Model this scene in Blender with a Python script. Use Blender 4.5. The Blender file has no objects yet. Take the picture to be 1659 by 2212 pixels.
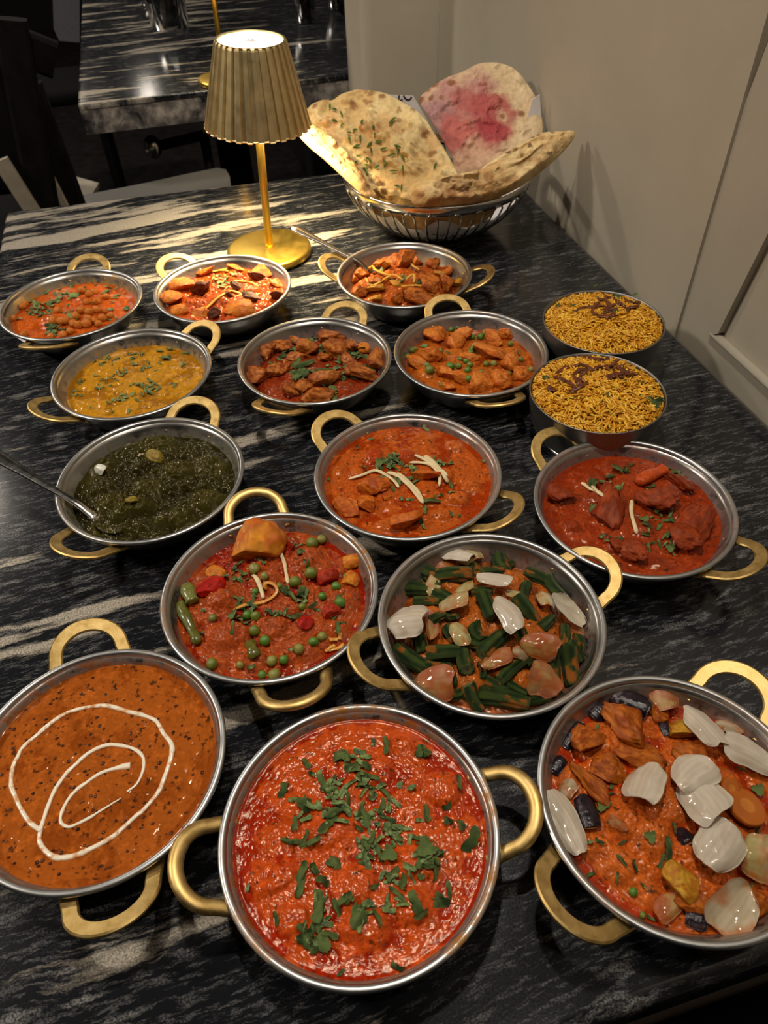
import bpy, math, random
import numpy as np
from mathutils import Matrix, Vector
random.seed(7); np.random.seed(7)
SC = bpy.context.scene
COL = SC.collection
# ------------------------------------------------------------------ camera
W, H, F = 1659, 2212, 1595.55
PITCH, ROLL, CAMZ = math.radians(45.462), math.radians(-2.268), 0.52248
cp, sp, cr, sr = math.cos(PITCH), math.sin(PITCH), math.cos(ROLL), math.sin(ROLL)
fwd = np.array([0, cp, -sp]); r0 = np.array([1., 0, 0]); u0 = np.array([0, sp, cp])
RT = cr * r0 + sr * u0; UP = -sr * r0 + cr * u0
cam_d = bpy.data.cameras.new('camera'); cam = bpy.data.objects.new('camera', cam_d); COL.objects.link(cam)
cam_d.sensor_fit = 'VERTICAL'; cam_d.sensor_height = 36.0; cam_d.lens = F / H * 36.0
cam_d.clip_start = 0.01
cam.matrix_world = Matrix(((RT[0], UP[0], -fwd[0], 0), (RT[1], UP[1], -fwd[1], 0), (RT[2], UP[2], -fwd[2], CAMZ), (0, 0, 0, 1)))
cam_d.dof.use_dof = True; cam_d.dof.focus_distance = 0.62; cam_d.dof.aperture_fstop = 14
SC.camera = cam
# ------------------------------------------------------------------ world, lights, exposure
SC.view_settings.view_transform = 'Standard'; SC.view_settings.look = 'None'
SC.view_settings.exposure = 0.21; SC.view_settings.gamma = 1.0; SC.view_settings.use_curve_mapping = False
wd = bpy.data.worlds.new('room_air'); SC.world = wd; wd.use_nodes = True
wd.node_tree.nodes['Background'].inputs[0].default_value = (1.0, 0.9, 0.78, 1); wd.node_tree.nodes['Background'].inputs[1].default_value = 0.05
LAMP_W = 16.0
DOWNLIGHTS = [(-0.06, 0.58, 1.66, 42.0, 0.035), (0.24, -0.05, 1.66, 9.0, 0.045),
              (-2.35, 2.45, 1.66, 150.0, 0.16), (-1.85, 0.55, 1.66, 86.0, 0.14), (-0.90, 3.60, 1.66, 12.0, 0.05), (-1.50, 4.30, 1.66, 8.0, 0.05), (-2.05, 5.30, 1.66, 8.0, 0.05), (-1.50, 5.50, 1.66, 8.0, 0.05)]  # the open-side beam near our table is added to light the wall evenly
def downlight_lamp(x, y, z, e, r):
    l = bpy.data.lights.new('downlight_beam', 'SPOT'); l.energy = e; l.color = (1.0, 0.91, 0.79); l.shadow_soft_size = r
    l.spot_size = math.radians(150); l.spot_blend = 0.6
    o = bpy.data.objects.new('downlight_beam', l); o.location = (x, y, z); COL.objects.link(o)
for d in DOWNLIGHTS: downlight_lamp(*d)

# ------------------------------------------------------------------ geometry helpers
CAM = np.array([0, 0, CAMZ])
def ray(px, py):
    d = ((px - W / 2) / F) * RT - ((py - H / 2) / F) * UP + fwd
    return d / np.linalg.norm(d)
def U(px, py, z=0.0):
    d = ray(px, py); return CAM + d * (z - CAMZ) / d[2]
def onp(px, py, n, c):
    d = ray(px, py); return CAM + d * (c - CAM @ n) / (d @ n)
def pxm(p): return F / ((np.asarray(p) - CAM) @ fwd)     # pixels per metre at a point
A14 = math.radians(14); EU = np.array([math.cos(A14), math.sin(A14), 0]); EV = np.array([-math.sin(A14), math.cos(A14), 0]); EZ = np.array([0, 0, 1.])
def uvz(u, v, z): return EU * u + EV * v + EZ * z
def S2L(h):
    h = h.lstrip('#'); c = np.array([int(h[i:i + 2], 16) / 255 for i in (0, 2, 4)])
    return np.where(c <= .04045, c / 12.92, ((c + .055) / 1.055) ** 2.4)
def _hash(ix, iy, iz, seed):
    h = (ix * 374761393 + iy * 668265263 + iz * 2147483647 + seed * 974634777) & 0xFFFFFFFF
    h = ((h ^ (h >> 13)) * 1274126177) & 0xFFFFFFFF
    h = h ^ (h >> 16)
    return (h & 0xFFFF) / 65535.0
def vn(p, seed=0):
    p = np.asarray(p, float)
    if p.shape[1] == 2: p = np.c_[p, np.zeros(len(p))]
    i = np.floor(p).astype(np.int64); f = p - i; f = f * f * f * (f * (f * 6 - 15) + 10)
    r = 0
    for dx in (0, 1):
        for dy in (0, 1):
            for dz in (0, 1):
                w = (f[:, 0] if dx else 1 - f[:, 0]) * (f[:, 1] if dy else 1 - f[:, 1]) * (f[:, 2] if dz else 1 - f[:, 2])
                r = r + w * _hash(i[:, 0] + dx, i[:, 1] + dy, i[:, 2] + dz, seed)
    return r * 2 - 1
def fbm(p, o=4, seed=0, g=.5):
    p = np.asarray(p, float); r = 0; a = 1; t = 0
    for k in range(o): r = r + a * vn(p * 2.03 ** k + k * 17.3, seed + k * 31); t += a; a *= g
    return r / t
def sst(a, b, x):
    t = np.clip((x - a) / (b - a), 0, 1); return t * t * (3 - 2 * t)
def mesh(name, V, Fs, mat=None, col=None, smooth=True):
    V = np.asarray(V, float)
    if not isinstance(Fs, (list, tuple)) or (len(Fs) and not isinstance(Fs[0], np.ndarray)): Fs = [np.asarray(f) for f in ([Fs] if isinstance(Fs, np.ndarray) else Fs)]
    loops = []; starts = []; tot = []; n = 0
    for f in Fs:
        f = np.asarray(f, int)
        if f.ndim == 1: f = f[None]
        k = f.shape[1]; loops.append(f.ravel()); starts.append(n + np.arange(len(f)) * k); tot.append(np.full(len(f), k)); n += f.size
    loops = np.concatenate(loops); starts = np.concatenate(starts); tot = np.concatenate(tot)
    me = bpy.data.meshes.new(name); me.vertices.add(len(V)); me.vertices.foreach_set('co', V.astype(np.float32).ravel())
    me.loops.add(n); me.loops.foreach_set('vertex_index', loops.astype(np.int32)); me.polygons.add(len(starts))
    me.polygons.foreach_set('loop_start', starts.astype(np.int32)); me.polygons.foreach_set('loop_total', tot.astype(np.int32))
    me.polygons.foreach_set('use_smooth', np.full(len(starts), bool(smooth)))
    me.update(calc_edges=True); me.validate()
    if col is not None:
        col = np.asarray(col, float)
        if col.ndim == 1: col = np.tile(col, (len(V), 1))
        if col.shape[1] == 3: col = np.c_[col, np.ones(len(col))]
        a = me.color_attributes.new('Col', 'FLOAT_COLOR', 'POINT'); a.data.foreach_set('color', col.astype(np.float32).ravel())
    if mat: me.materials.append(mat)
    return me
def ob(name, me, parent=None, loc=None, rot=None, scale=None):
    o = bpy.data.objects.new(name, me); COL.objects.link(o)
    if parent: o.parent = parent
    if loc is not None: o.location = Vector([float(x) for x in loc])
    if rot is not None: o.rotation_euler = rot
    if scale is not None: o.scale = scale
    return o
def tag(o, label, cat, group=None, kind=None):
    if label: o['label'] = label
    if cat: o['category'] = cat
    if group: o['group'] = group
    if kind: o['kind'] = kind
    return o
def thing(name, label, cat, loc=(0, 0, 0), rz=0, group=None):
    o = ob(name, None, None, loc, (0, 0, rz)); o.empty_display_size = .02; return tag(o, label, cat, group)
def grid_faces(nr, nc, wrap=False):
    r = np.arange(nr - 1)[:, None]; c = np.arange(nc if wrap else nc - 1)[None]
    c2 = (c + 1) % nc
    return np.stack([r * nc + c, r * nc + c2, (r + 1) * nc + c2, (r + 1) * nc + c], -1).reshape(-1, 4)
def join(parts):
    Vs, Fs, Cs, n = [], [], [], 0
    for p in parts:
        V, Fl = p[0], p[1]
        if isinstance(Fl, np.ndarray): Fl = [Fl]
        Vs.append(V); Fs += [f + n for f in Fl]; n += len(V)
        if len(p) > 2: Cs.append(p[2])
    return (np.concatenate(Vs), Fs) + ((np.concatenate(Cs),) if Cs else ())
def lathe(prof, n=64, a0=0, a1=None, axis_c=(0, 0)):
    prof = np.asarray(prof, float); full = a1 is None
    a = np.linspace(0, 2 * np.pi, n, endpoint=False) if full else np.linspace(a0, a1, n)
    V = np.stack([prof[:, None, 0] * np.cos(a) + axis_c[0], prof[:, None, 0] * np.sin(a) + axis_c[1], np.repeat(prof[:, 1:2], n, 1)], -1).reshape(-1, 3)
    return V, [grid_faces(len(prof), n, full)[:, ::-1]]
def smooth_path(P, n, closed=False):
    P = np.asarray(P, float); m = len(P); out = []
    ts = np.linspace(0, m if closed else m - 1, n, endpoint=not closed)
    for t in ts:
        i = int(min(math.floor(t), (m - 1) if closed else m - 2)); f = t - i
        g = (lambda k: P[k % m]) if closed else (lambda k: P[min(max(k, 0), m - 1)])
        p0, p1, p2, p3 = g(i - 1), g(i), g(i + 1), g(i + 2)
        out.append(.5 * ((2 * p1) + (p2 - p0) * f + (2 * p0 - 5 * p1 + 4 * p2 - p3) * f ** 2 + (3 * p1 - p0 - 3 * p2 + p3) * f ** 3))
    return np.array(out)
def sweep(P, sec, up=None, taper=None, caps=True):
    """sweep a closed 2-D section (side, up) along path P"""
    P = np.asarray(P, float); sec = np.asarray(sec, float); n = len(P); k = len(sec)
    T = np.gradient(P, axis=0); T /= np.linalg.norm(T, axis=1)[:, None] + 1e-12
    upv = np.array([0, 0, 1.]) if up is None else np.asarray(up, float)
    Uv = np.broadcast_to(upv, P.shape).copy()
    Sd = np.cross(T, Uv); ln = np.linalg.norm(Sd, axis=1)
    bad = ln < 1e-4
    if bad.any(): Sd[bad] = np.cross(T[bad], np.array([1., 0, 0])); ln = np.linalg.norm(Sd, axis=1)
    Sd /= ln[:, None]; Uu = np.cross(Sd, T)
    tp = np.ones(n) if taper is None else np.asarray(taper, float)
    V = (P[:, None] + tp[:, None, None] * (sec[None, :, 0:1] * Sd[:, None] + sec[None, :, 1:2] * Uu[:, None])).reshape(-1, 3)
    Fs = [grid_faces(n, k, True)]
    if caps: Fs += [np.arange(k)[None, ::-1], (np.arange(k) + (n - 1) * k)[None]]
    return V, Fs
def circ(r, k=8, ry=None): a = np.linspace(0, 2 * np.pi, k, endpoint=False); return np.c_[r * np.cos(a), (ry or r) * np.sin(a)]
def rrect(w, h, b=.25):
    x, y = w / 2, h / 2; c = min(w, h) * b
    return np.array([(x - c, -y), (x, -y + c), (x, y - c), (x - c, y), (-x + c, y), (-x, y - c), (-x, -y + c), (-x + c, -y)])
def box(c, s, ax=(EU, EV, EZ), bev=0.0):
    c = np.asarray(c, float)
    if bev <= 0:
        q = np.array([[x, y, z] for x in (-.5, .5) for y in (-.5, .5) for z in (-.5, .5)]) * np.asarray(s)
        V = c + q[:, :1] * ax[0] + q[:, 1:2] * ax[1] + q[:, 2:] * ax[2]
        return V, [np.array([(0, 1, 3, 2), (4, 6, 7, 5), (0, 4, 5, 1), (2, 3, 7, 6), (0, 2, 6, 4), (1, 5, 7, 3)])]
    # rounded prism: rounded top/bottom edges
    rings = []
    for (ins, z) in ((bev, -s[2] / 2), (bev * .3, -s[2] / 2 + bev * .3), (0, -s[2] / 2 + bev), (0, s[2] / 2 - bev), (bev * .3, s[2] / 2 - bev * .3), (bev, s[2] / 2)):
        pts = []
        x, y = s[0] / 2 - ins, s[1] / 2 - ins; rr = bev
        for (sx, sy, a0) in ((1, 1, 0), (-1, 1, 90), (-1, -1, 180), (1, -1, 270)):
            for k in range(4):
                a = math.radians(a0 + k * 30); pts.append((sx * (x - rr) + rr * math.cos(a), sy * (y - rr) + rr * math.sin(a), z))
        rings.append(pts)
    q = np.array(rings).reshape(-1, 3); n = 16
    V = c + q[:, :1] * ax[0] + q[:, 1:2] * ax[1] + q[:, 2:] * ax[2]
    return V, [grid_faces(6, n, True), np.arange(n)[None, ::-1], (np.arange(n) + 5 * n)[None]]
def ico(sub):
    import bmesh
    bm = bmesh.new(); bmesh.ops.create_icosphere(bm, subdivisions=sub, radius=1); bm.verts.ensure_lookup_table()
    V = np.array([v.co[:] for v in bm.verts]); Fc = np.array([[v.index for v in f.verts] for f in bm.faces]); bm.free(); return V, Fc
ICO = {k: ico(k) for k in (1, 2, 3, 4, 5)}

# ------------------------------------------------------------------ materials
class NT:
    def __init__(s, name):
        s.m = bpy.data.materials.new(name); s.m.use_nodes = True; s.t = s.m.node_tree; s.b = s.t.nodes['Principled BSDF']
    def n(s, typ, **kw):
        nd = s.t.nodes.new(typ)
        for k, v in kw.items():
            if k in nd.inputs: nd.inputs[k].default_value = v
            else: setattr(nd, k, v)
        return nd
    def l(s, a, b): s.t.links.new(a, b)
    def obj(s, scale=(1, 1, 1), rot=(0, 0, 0), src='Object'):
        tc = s.n('ShaderNodeTexCoord'); mp = s.n('ShaderNodeMapping'); mp.inputs['Scale'].default_value = scale; mp.inputs['Rotation'].default_value = rot
        s.l(tc.outputs[src], mp.inputs['Vector']); return mp.outputs[0]
    def noise(s, vec, scale, detail=4, rough=.55, dist=0):
        nd = s.n('ShaderNodeTexNoise'); nd.inputs['Scale'].default_value = scale; nd.inputs['Detail'].default_value = detail
        nd.inputs['Roughness'].default_value = rough; nd.inputs['Distortion'].default_value = dist
        if vec is not None: s.l(vec, nd.inputs['Vector'])
        return nd.outputs['Fac']
    def ramp(s, fac, stops, interp='LINEAR'):
        nd = s.n('ShaderNodeValToRGB'); e = nd.color_ramp; e.interpolation = interp
        while len(e.elements) < len(stops): e.elements.new(.5)
        for el, (p, c) in zip(e.elements, stops): el.position = p; el.color = tuple(c) + (1,) if len(c) == 3 else c
        s.l(fac, nd.inputs[0]); return nd.outputs[0]
    def mix(s, fac, a, b, mode='MIX'):
        nd = s.n('ShaderNodeMix'); nd.data_type = 'RGBA'; nd.blend_type = mode
        for sock, v in ((nd.inputs[0], fac), (nd.inputs[6], a), (nd.inputs[7], b)):
            if hasattr(v, 'is_linked') or hasattr(v, 'links'): s.l(v, sock)
            else: sock.default_value = v if not isinstance(v, (tuple, list, np.ndarray)) else tuple(v)[:3] + (1,)
        return nd.outputs[2]
    def math(s, op, a, b=None):
        nd = s.n('ShaderNodeMath'); nd.operation = op
        for i, v in enumerate((a, b)):
            if v is None: continue
            if hasattr(v, 'links'): s.l(v, nd.inputs[i])
            else: nd.inputs[i].default_value = v
        return nd.outputs[0]
    def bump(s, h, strength=.3, dist=.001, prev=None):
        nd = s.n('ShaderNodeBump'); nd.inputs['Strength'].default_value = strength; nd.inputs['Distance'].default_value = dist
        s.l(h, nd.inputs['Height'])
        if prev is not None: s.l(prev, nd.inputs['Normal'])
        s.l(nd.outputs[0], s.b.inputs['Normal']); return nd.outputs[0]
    def set(s, **kw):
        for k, v in kw.items():
            k = k.replace('_', ' '); sock = s.b.inputs[k]
            if hasattr(v, 'links'): s.l(v, sock)
            else: sock.default_value = (tuple(v)[:3] + (1,)) if isinstance(v, (tuple, list, np.ndarray)) and len(sock.default_value) == 4 else v
        return s
def G(v): return (v, v, v)
def mat_food(name, rough=.3, bs=500, bst=.4, bd=.0006, coat=0., sss=0., var=.3, vs=250, spec=.5, tint=(1, 1, 1)):
    m = NT(name); a = m.n('ShaderNodeVertexColor'); a.layer_name = 'Col'
    v = m.obj(); n1 = m.noise(v, vs, 5, .6); r = m.ramp(n1, [(.25, G(1 - var)), (.75, G(1 + var * .6))])
    c = m.mix(1.0, a.outputs[0], r, 'MULTIPLY'); m.set(Base_Color=c, Coat_Weight=coat, Coat_Roughness=.08, Specular_IOR_Level=spec, Specular_Tint=tint)
    n2 = m.noise(v, bs, 4, .6); m.set(Roughness=m.math('ADD', m.math('MULTIPLY', n2, .25), rough - .12)); m.bump(n2, bst, bd)
    if sss: m.set(Subsurface_Weight=sss, Subsurface_Radius=(.004, .002, .001), Subsurface_Scale=.5)
    return m.m
M = {}
M['sauce'] = mat_food('curry_sauce', .11, 760, .20, .0006, 0, 0, .45, 520, .28, (1, .8, .6))
M['smooth_sauce'] = mat_food('smooth_sauce', .10, 330, .18, .0005, 0, 0, .26, 420, .25, (1, .8, .6))
M['chunk'] = mat_food('sauced_chunk', .14, 480, .35, .0008, 0, 0, .45, 420, .28, (1, .8, .6))
M['herb'] = mat_food('coriander_leaf', .34, 420, .8, .0007, 0, 0, .5, 520, .22)
M['onion'] = mat_food('onion_flesh', .15, 230, .30, .0007, .5, .06, .14, 160, .55)
_o = M['onion'].node_tree.nodes['Principled BSDF']; _o.inputs['Transmission Weight'].default_value = .32; _o.inputs['IOR'].default_value = 1.36
M['okra'] = mat_food('okra_skin', .28, 600, .8, .0006, 0, 0, .6, 420, .25)
M['aubergine'] = mat_food('aubergine_skin', .14, 200, .15, .0006, 0, 0, .3, 200, .5)
M['pea'] = mat_food('green_pea', .28, 400, .3, .0005, .2, .1, .25, 400)
M['ginger'] = mat_food('ginger_strip', .4, 900, .3, .0003, .1, .1, .15, 600)
M['rice'] = mat_food('saffron_rice', .38, 800, .2, .0002, .1, .1, .15, 120)
M['fried_onion'] = mat_food('crisp_onion', .3, 700, .6, .0006, .2, 0, .4, 300)
M['bread'] = mat_food('naan_crust', .6, 260, .6, .0020, 0, .04, .22, 160, .25)
M['cream'] = mat_food('cream', .3, 500, .3, .0005, .2, .1, .06, 500)
def m_marble(name, rot, dens=0.0):
    m = NT(name); v = m.obj((1, 1, 1), (0, 0, -rot))
    def off(src, k):
        a = m.n('ShaderNodeVectorMath'); a.operation = 'SUBTRACT'; m.l(src, a.inputs[0]); a.inputs[1].default_value = (.5, .5, .5)
        b = m.n('ShaderNodeVectorMath'); b.operation = 'MULTIPLY'; m.l(a.outputs[0], b.inputs[0]); b.inputs[1].default_value = (k * .5, k, 0); return b.outputs[0]
    def cn(scale, det):
        w = m.n('ShaderNodeTexNoise'); w.inputs['Scale'].default_value = scale; w.inputs['Detail'].default_value = det; m.l(v, w.inputs['Vector']); return w.outputs['Color']
    def add(a, b):
        q = m.n('ShaderNodeVectorMath'); q.operation = 'ADD'; m.l(a, q.inputs[0]); m.l(b, q.inputs[1]); return q.outputs[0]
    wv = add(add(add(v, off(cn(2.4, 2), .060)), off(cn(16, 3), .008)), off(cn(130, 3), .0050))
    def st(sx, sy, o=(0, 0, 0)):
        mp = m.n('ShaderNodeMapping'); mp.inputs['Scale'].default_value = (sx, sy, 1); mp.inputs['Location'].default_value = o; m.l(wv, mp.inputs['Vector']); return mp.outputs[0]
    fine = m.noise(st(48, 290), 1, 4, .65); mid = m.noise(st(17, 90, (3, 1, 0)), 1, 6, .68); big = m.noise(st(3.0, 23, (7.3, 2.2, 0)), 1, 7, .60)
    speck = m.noise(m.obj(), 650, 3, .65); blot = m.noise(m.obj(), 2.0, 2, .5); grain = m.noise(m.obj(), 1500, 2, .6)
    sx = m.n('ShaderNodeSeparateXYZ'); m.l(v, sx.inputs[0])
    band = m.math('SUBTRACT', m.math('MULTIPLY', m.ramp(sx.outputs[1], [(.80, G(0)), (.98, G(1))]), .07), m.math('MULTIPLY', m.ramp(sx.outputs[0], [(.22, G(0)), (.52, G(1))]), .13))
    fm = m.ramp(m.math('ADD', fine, m.math('MULTIPLY', m.math('SUBTRACT', blot, .5), .18)), [(.515, G(0)), (.60, G(1))]); mm = m.ramp(mid, [(.55, G(0)), (.67, G(1))])
    bsum = m.math('ADD', m.math('ADD', big, band), m.math('MULTIPLY', m.math('SUBTRACT', blot, .5), .30)); bm_ = m.ramp(bsum, [(.580 - dens, G(0)), (.625 - dens, G(1))])
    sg = m.ramp(speck, [(.40, G(.12)), (.60, G(1))])
    c0 = m.mix(m.math('MULTIPLY', m.math('MULTIPLY', fm, sg), .75), m.mix(grain, (.0045, .0050, .0070), (.014, .015, .018)), (.118, .118, .122))
    c1 = m.mix(m.math('MULTIPLY', m.math('MULTIPLY', mm, sg), .85), c0, (.27, .26, .25))
    cream = m.mix(speck, (.33, .27, .20), (.60, .55, .46))
    c2 = m.mix(m.math('MULTIPLY', bm_, m.math('ADD', m.math('MULTIPLY', sg, .55), .40)), c1, cream)
    m.set(Base_Color=c2, Roughness=m.math('ADD', m.math('MULTIPLY', speck, .12), .07), Specular_IOR_Level=.45)
    m.bump(speck, .10, .0003)
    return m.m
M['marble'] = m_marble('black_streaked_marble', math.radians(17))
M['marble2'] = m_marble('black_marble_far', math.radians(14), -.02)
def m_granite():
    m = NT('granite_edge'); v = m.obj(); a = m.noise(v, 16, 6, .65, .6); b = m.noise(v, 60, 4, .6)
    c = m.ramp(a, [(.36, (.012, .012, .014)), (.47, (.16, .14, .125)), (.6, (.38, .33, .28)), (.72, (.52, .46, .38))])
    c = m.mix(m.ramp(b, [(.4, G(0)), (.62, G(.6))]), c, (.05, .045, .045)); m.set(Base_Color=c, Roughness=.3); return m.m
M['granite'] = m_granite()
def m_steel(name, base, rough, brush=True, stain=False):
    m = NT(name); v = m.obj((1, 1, 14)); n = m.noise(v, 90, 4, .6); w = m.noise(m.obj(), 35, 4, .6); s = m.noise(m.obj(), 900, 2)
    c = m.mix(w, tuple(np.array(base) * .8), tuple(np.array(base) * 1.1))
    ro = m.math('ADD', m.math('MULTIPLY', n, .22), rough - .1)
    if stain:
        a = m.n('ShaderNodeVertexColor'); a.layer_name = 'Col'
        sm = m.math('MULTIPLY', a.outputs['Alpha'], m.ramp(m.noise(m.obj(), 130, 5, .65), [(.36, G(0)), (.60, G(1))]))
        c = m.mix(sm, c, a.outputs[0]); m.set(Metallic=m.math('SUBTRACT', 1.0, sm))
    else: m.set(Metallic=1.0)
    m.set(Base_Color=c, Roughness=ro); m.bump(m.math('ADD', n, m.math('MULTIPLY', s, .5)), .12, .0003); return m.m
M['steel'] = m_steel('brushed_steel', (.36, .345, .32), .30, stain=True)
M['steel_rim'] = m_steel('worn_steel_rim', (.44, .44, .435), .36, stain=True)
M['tin_steel'] = m_steel('satin_tin_steel', (.27, .26, .245), .46)
M['wire'] = m_steel('dark_chrome_wire', (.30, .29, .28), .22)
M['steel_smooth'] = m_steel('polished_steel', (.62, .60, .57), .2)
def m_brass(name, c0, c1, rough, sc=120):
    m = NT(name); v = m.obj(); n = m.noise(v, sc, 5, .65); k = m.noise(v, 700, 3)
    m.set(Base_Color=m.ramp(n, [(.3, c0), (.7, c1)]), Metallic=1.0, Roughness=m.math('ADD', m.math('MULTIPLY', n, .25), rough - .1)); m.bump(k, .12, .0003); return m.m
M['brass'] = m_brass('aged_brass', (.50, .32, .10), (.76, .55, .23), .44)
M['gold'] = m_brass('satin_gold_metal', (.72, .47, .075), (.80, .54, .10), .30, 40)
M['shade'] = m_brass('ribbed_bronze_gold', (.60, .48, .25), (.72, .59, .32), .46, 60)
def m_plain(name, c, rough=.5, metal=0, em=None, es=0, noise=.0, ns=60, bump=0., spec=.5):
    m = NT(name); v = m.obj(); m.set(Specular_IOR_Level=spec)
    if noise:
        n = m.noise(v, ns, 5, .6); cc = np.array(c); m.set(Base_Color=m.ramp(n, [(.3, tuple(cc * (1 - noise))), (.7, tuple(cc * (1 + noise)))]))
        if bump: m.bump(n, bump, .001)
    else: m.set(Base_Color=c)
    m.set(Roughness=rough, Metallic=metal)
    if em is not None: m.set(Emission_Color=em, Emission_Strength=es)
    return m.m
M['wall'] = m_plain('greige_wall_paint', (.45, .395, .305), .62, noise=.05, ns=9)
M['wall_trim'] = m_plain('greige_trim_paint', (.425, .378, .298), .5, noise=.05, ns=9)
M['dark_wall'] = m_plain('dark_wall_paint', (.012, .011, .012), .6, noise=.2, ns=5, spec=.08)
M['dark_wood'] = m_plain('dark_stained_wood', (.005, .004, .004), .6, noise=.4, ns=40, spec=.08)
M['floor'] = m_plain('dark_floor_boards', (.012, .010, .010), .45, noise=.4, ns=20, spec=.08)
M['ceiling'] = m_plain('dark_ceiling_paint', (.035, .032, .03), .8, noise=.1, ns=8)
M['brown_leather'] = m_plain('brown_leather', (.055, .036, .026), .5, noise=.25, ns=60, bump=.2)
M['black_fabric'] = m_plain('black_upholstery', (.005, .0045, .005), .8, noise=.3, ns=200, bump=.3, spec=.08)
M['grey_fabric'] = m_plain('grey_upholstery', (.085, .082, .08), .8, noise=.15, ns=200, bump=.2)
M['mauve_fabric'] = m_plain('mauve_grey_upholstery', (.10, .095, .115), .85, noise=.15, ns=150, bump=.2)
M['cream_wood'] = m_plain('pale_cream_lacquer', (.26, .225, .17), .45, noise=.15, ns=30)
M['paper'] = m_plain('white_paper', (.84, .81, .82), .7, noise=.05, ns=80)
M['ink'] = m_plain('black_ink', (.01, .01, .012), .6)
M['diffuser'] = m_plain('lamp_diffuser', (1, .93, .75), .4, em=(1.0, .88, .60), es=9.0)
M['led'] = m_plain('lamp_led', (1, .9, .7), .4, em=(1.0, .80, .45), es=9.0)
M['downlight'] = m_plain('downlight_lens', (1, .9, .75), .4, em=(1.0, .87, .70), es=30)
M['candle'] = m_plain('candle_flame', (1, .6, .2), .4, em=(1.0, .55, .18), es=5)
def m_glass(name, c, rough=.03):
    m = NT(name); m.set(Base_Color=c, Roughness=rough, Transmission_Weight=1.0, IOR=1.45); return m.m
M['glass'] = m_glass('clear_glass', (.95, .95, .95)); M['cola'] = m_glass('dark_drink', (.16, .03, .02))
# ------------------------------------------------------------------ the room
def struct(name, V, Fs, mat, parent=None, smooth=False):
    o = ob(name, mesh(name, V, Fs, M[mat] if isinstance(mat, str) else mat, smooth=smooth), parent)
    if not parent: o['kind'] = 'structure'
    return o
UW, ZF, ZC = 0.568, -0.86, 1.70
struct('floor', *box(uvz(-.6, 2.6, ZF - .01), (4.6, 9.2, .02)), 'floor')
struct('ceiling', *box(uvz(-.6, 2.6, ZC + .01), (4.6, 9.2, .02)), 'ceiling')
struct('wall_back', *box(uvz(-.6, 7.1, (ZF + ZC) / 2), (4.6, .04, ZC - ZF)), 'dark_wall')
struct('wall_left', *box(uvz(-2.9, 2.6, (ZF + ZC) / 2), (.04, 9.2, ZC - ZF)), 'dark_wall')
struct('wall_front', *box(uvz(-.6, -1.9, (ZF + ZC) / 2), (4.6, .04, ZC - ZF)), 'dark_wall')
# right wall: flat painted upper run, then a framed run with a sunk panel nearer the camera
struct('wall_right', *box(uvz(UW + .05, 1.18, (ZF + ZC) / 2), (.10, .96, ZC - ZF)), 'wall')
w2 = struct('wall_right_far', *box(uvz(UW + .06, 4.4, (ZF + ZC) / 2), (.10, 5.5, ZC - ZF)), 'dark_wall')
struct('wall_right_near', *box(uvz(UW + .060, -.6, (ZF + ZC) / 2), (.10, 2.6, ZC - ZF)), 'wall')
def slab_quad(pts, nrm, th):
    P = np.array(pts); Q = P + np.asarray(nrm) * th; n = len(P)
    return np.concatenate([P, Q]), [np.arange(n)[None, ::-1], (np.arange(n) + n)[None], np.array([(i, (i + 1) % n, (i + 1) % n + n, i + n) for i in range(n)])]
# upright stile beside the joint (its joint leans a little) and the rail over the table
st_ = [uvz(UW + .004, .735, ZF), uvz(UW + .004, .735, 0), uvz(UW + .004, .688, .36), uvz(UW + .004, .60, ZC), uvz(UW + .004, .52, ZC), uvz(UW + .004, .585, .36), uvz(UW + .004, .640, .03), uvz(UW + .004, .64, ZF)]
struct('trim_1', *slab_quad(st_, EU, .03), 'wall_trim')
struct('trim_2', *box(uvz(UW + .019, -.1, -.42), (.03, 1.48, .895)), 'wall_trim')
# bevelled moulding strips round the sunk panel
mq = [uvz(UW + .001, .642, .028), uvz(UW + .001, .587, .36), uvz(UW + .001, .522, ZC), uvz(UW + .001, .508, ZC), uvz(UW + .001, .573, .36), uvz(UW + .001, .628, .04)]
struct('trim_3', *slab_quad(mq, EU, .02), 'wall_trim')
struct('trim_4', *sweep([uvz(UW + .006, .64, .032), uvz(UW + .006, -.8, .022)], rrect(.010, .012, .4), up=EU), 'wall_trim', smooth=True)
# pillar that juts out between our table and the next one, rounded on its free edge
pu0, pv0 = .407, 1.66
pp = [(UW + .02, pv0), (pu0 + .02, pv0)] + [(pu0 + .02 - .02 * math.sin(a), pv0 + .02 - .02 * math.cos(a)) for a in np.linspace(.2, math.pi / 2, 5)] + [(pu0, pv0 + .14), (UW + .02, pv0 + .14)]
P2 = np.array([uvz(u, v, ZF) for u, v in pp])
struct('wall_pillar', *slab_quad(P2[::-1], EZ, ZC - ZF), 'wall')
struct('trim_5', *sweep([uvz(UW - .001, pv0 - .001, z) for z in (-.8, .2, 1.6)], circ(.0028, 6), up=EU), 'wall_trim', smooth=True)
# downlight fittings
for i, (x, y, z, e, r) in enumerate(DOWNLIGHTS):
    t = thing('downlight', 'recessed round ceiling downlight, ' + ['over the middle of the table', 'nearest the near wall panel', 'above the open side by the lamp', 'added beside our table to light the wall evenly', 'over the far table', 'above the room behind the far table', 'deepest at the open side of the room', 'deepest, straight beyond the far table'][i], 'lamp', (x, y, ZC))
    V, Fs = lathe([(r * .9, -.012), (r * 1.15, -.012), (r * 1.3, -.004), (r * 1.3, 0)], 24); ob('bezel', mesh('bezel', V, Fs, M['steel_smooth']), t)
    V, Fs = lathe([(0.0005, -.003), (r * .9, -.003)], 24); ob('lens', mesh('lens', V, Fs, M['downlight']), t)

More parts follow.
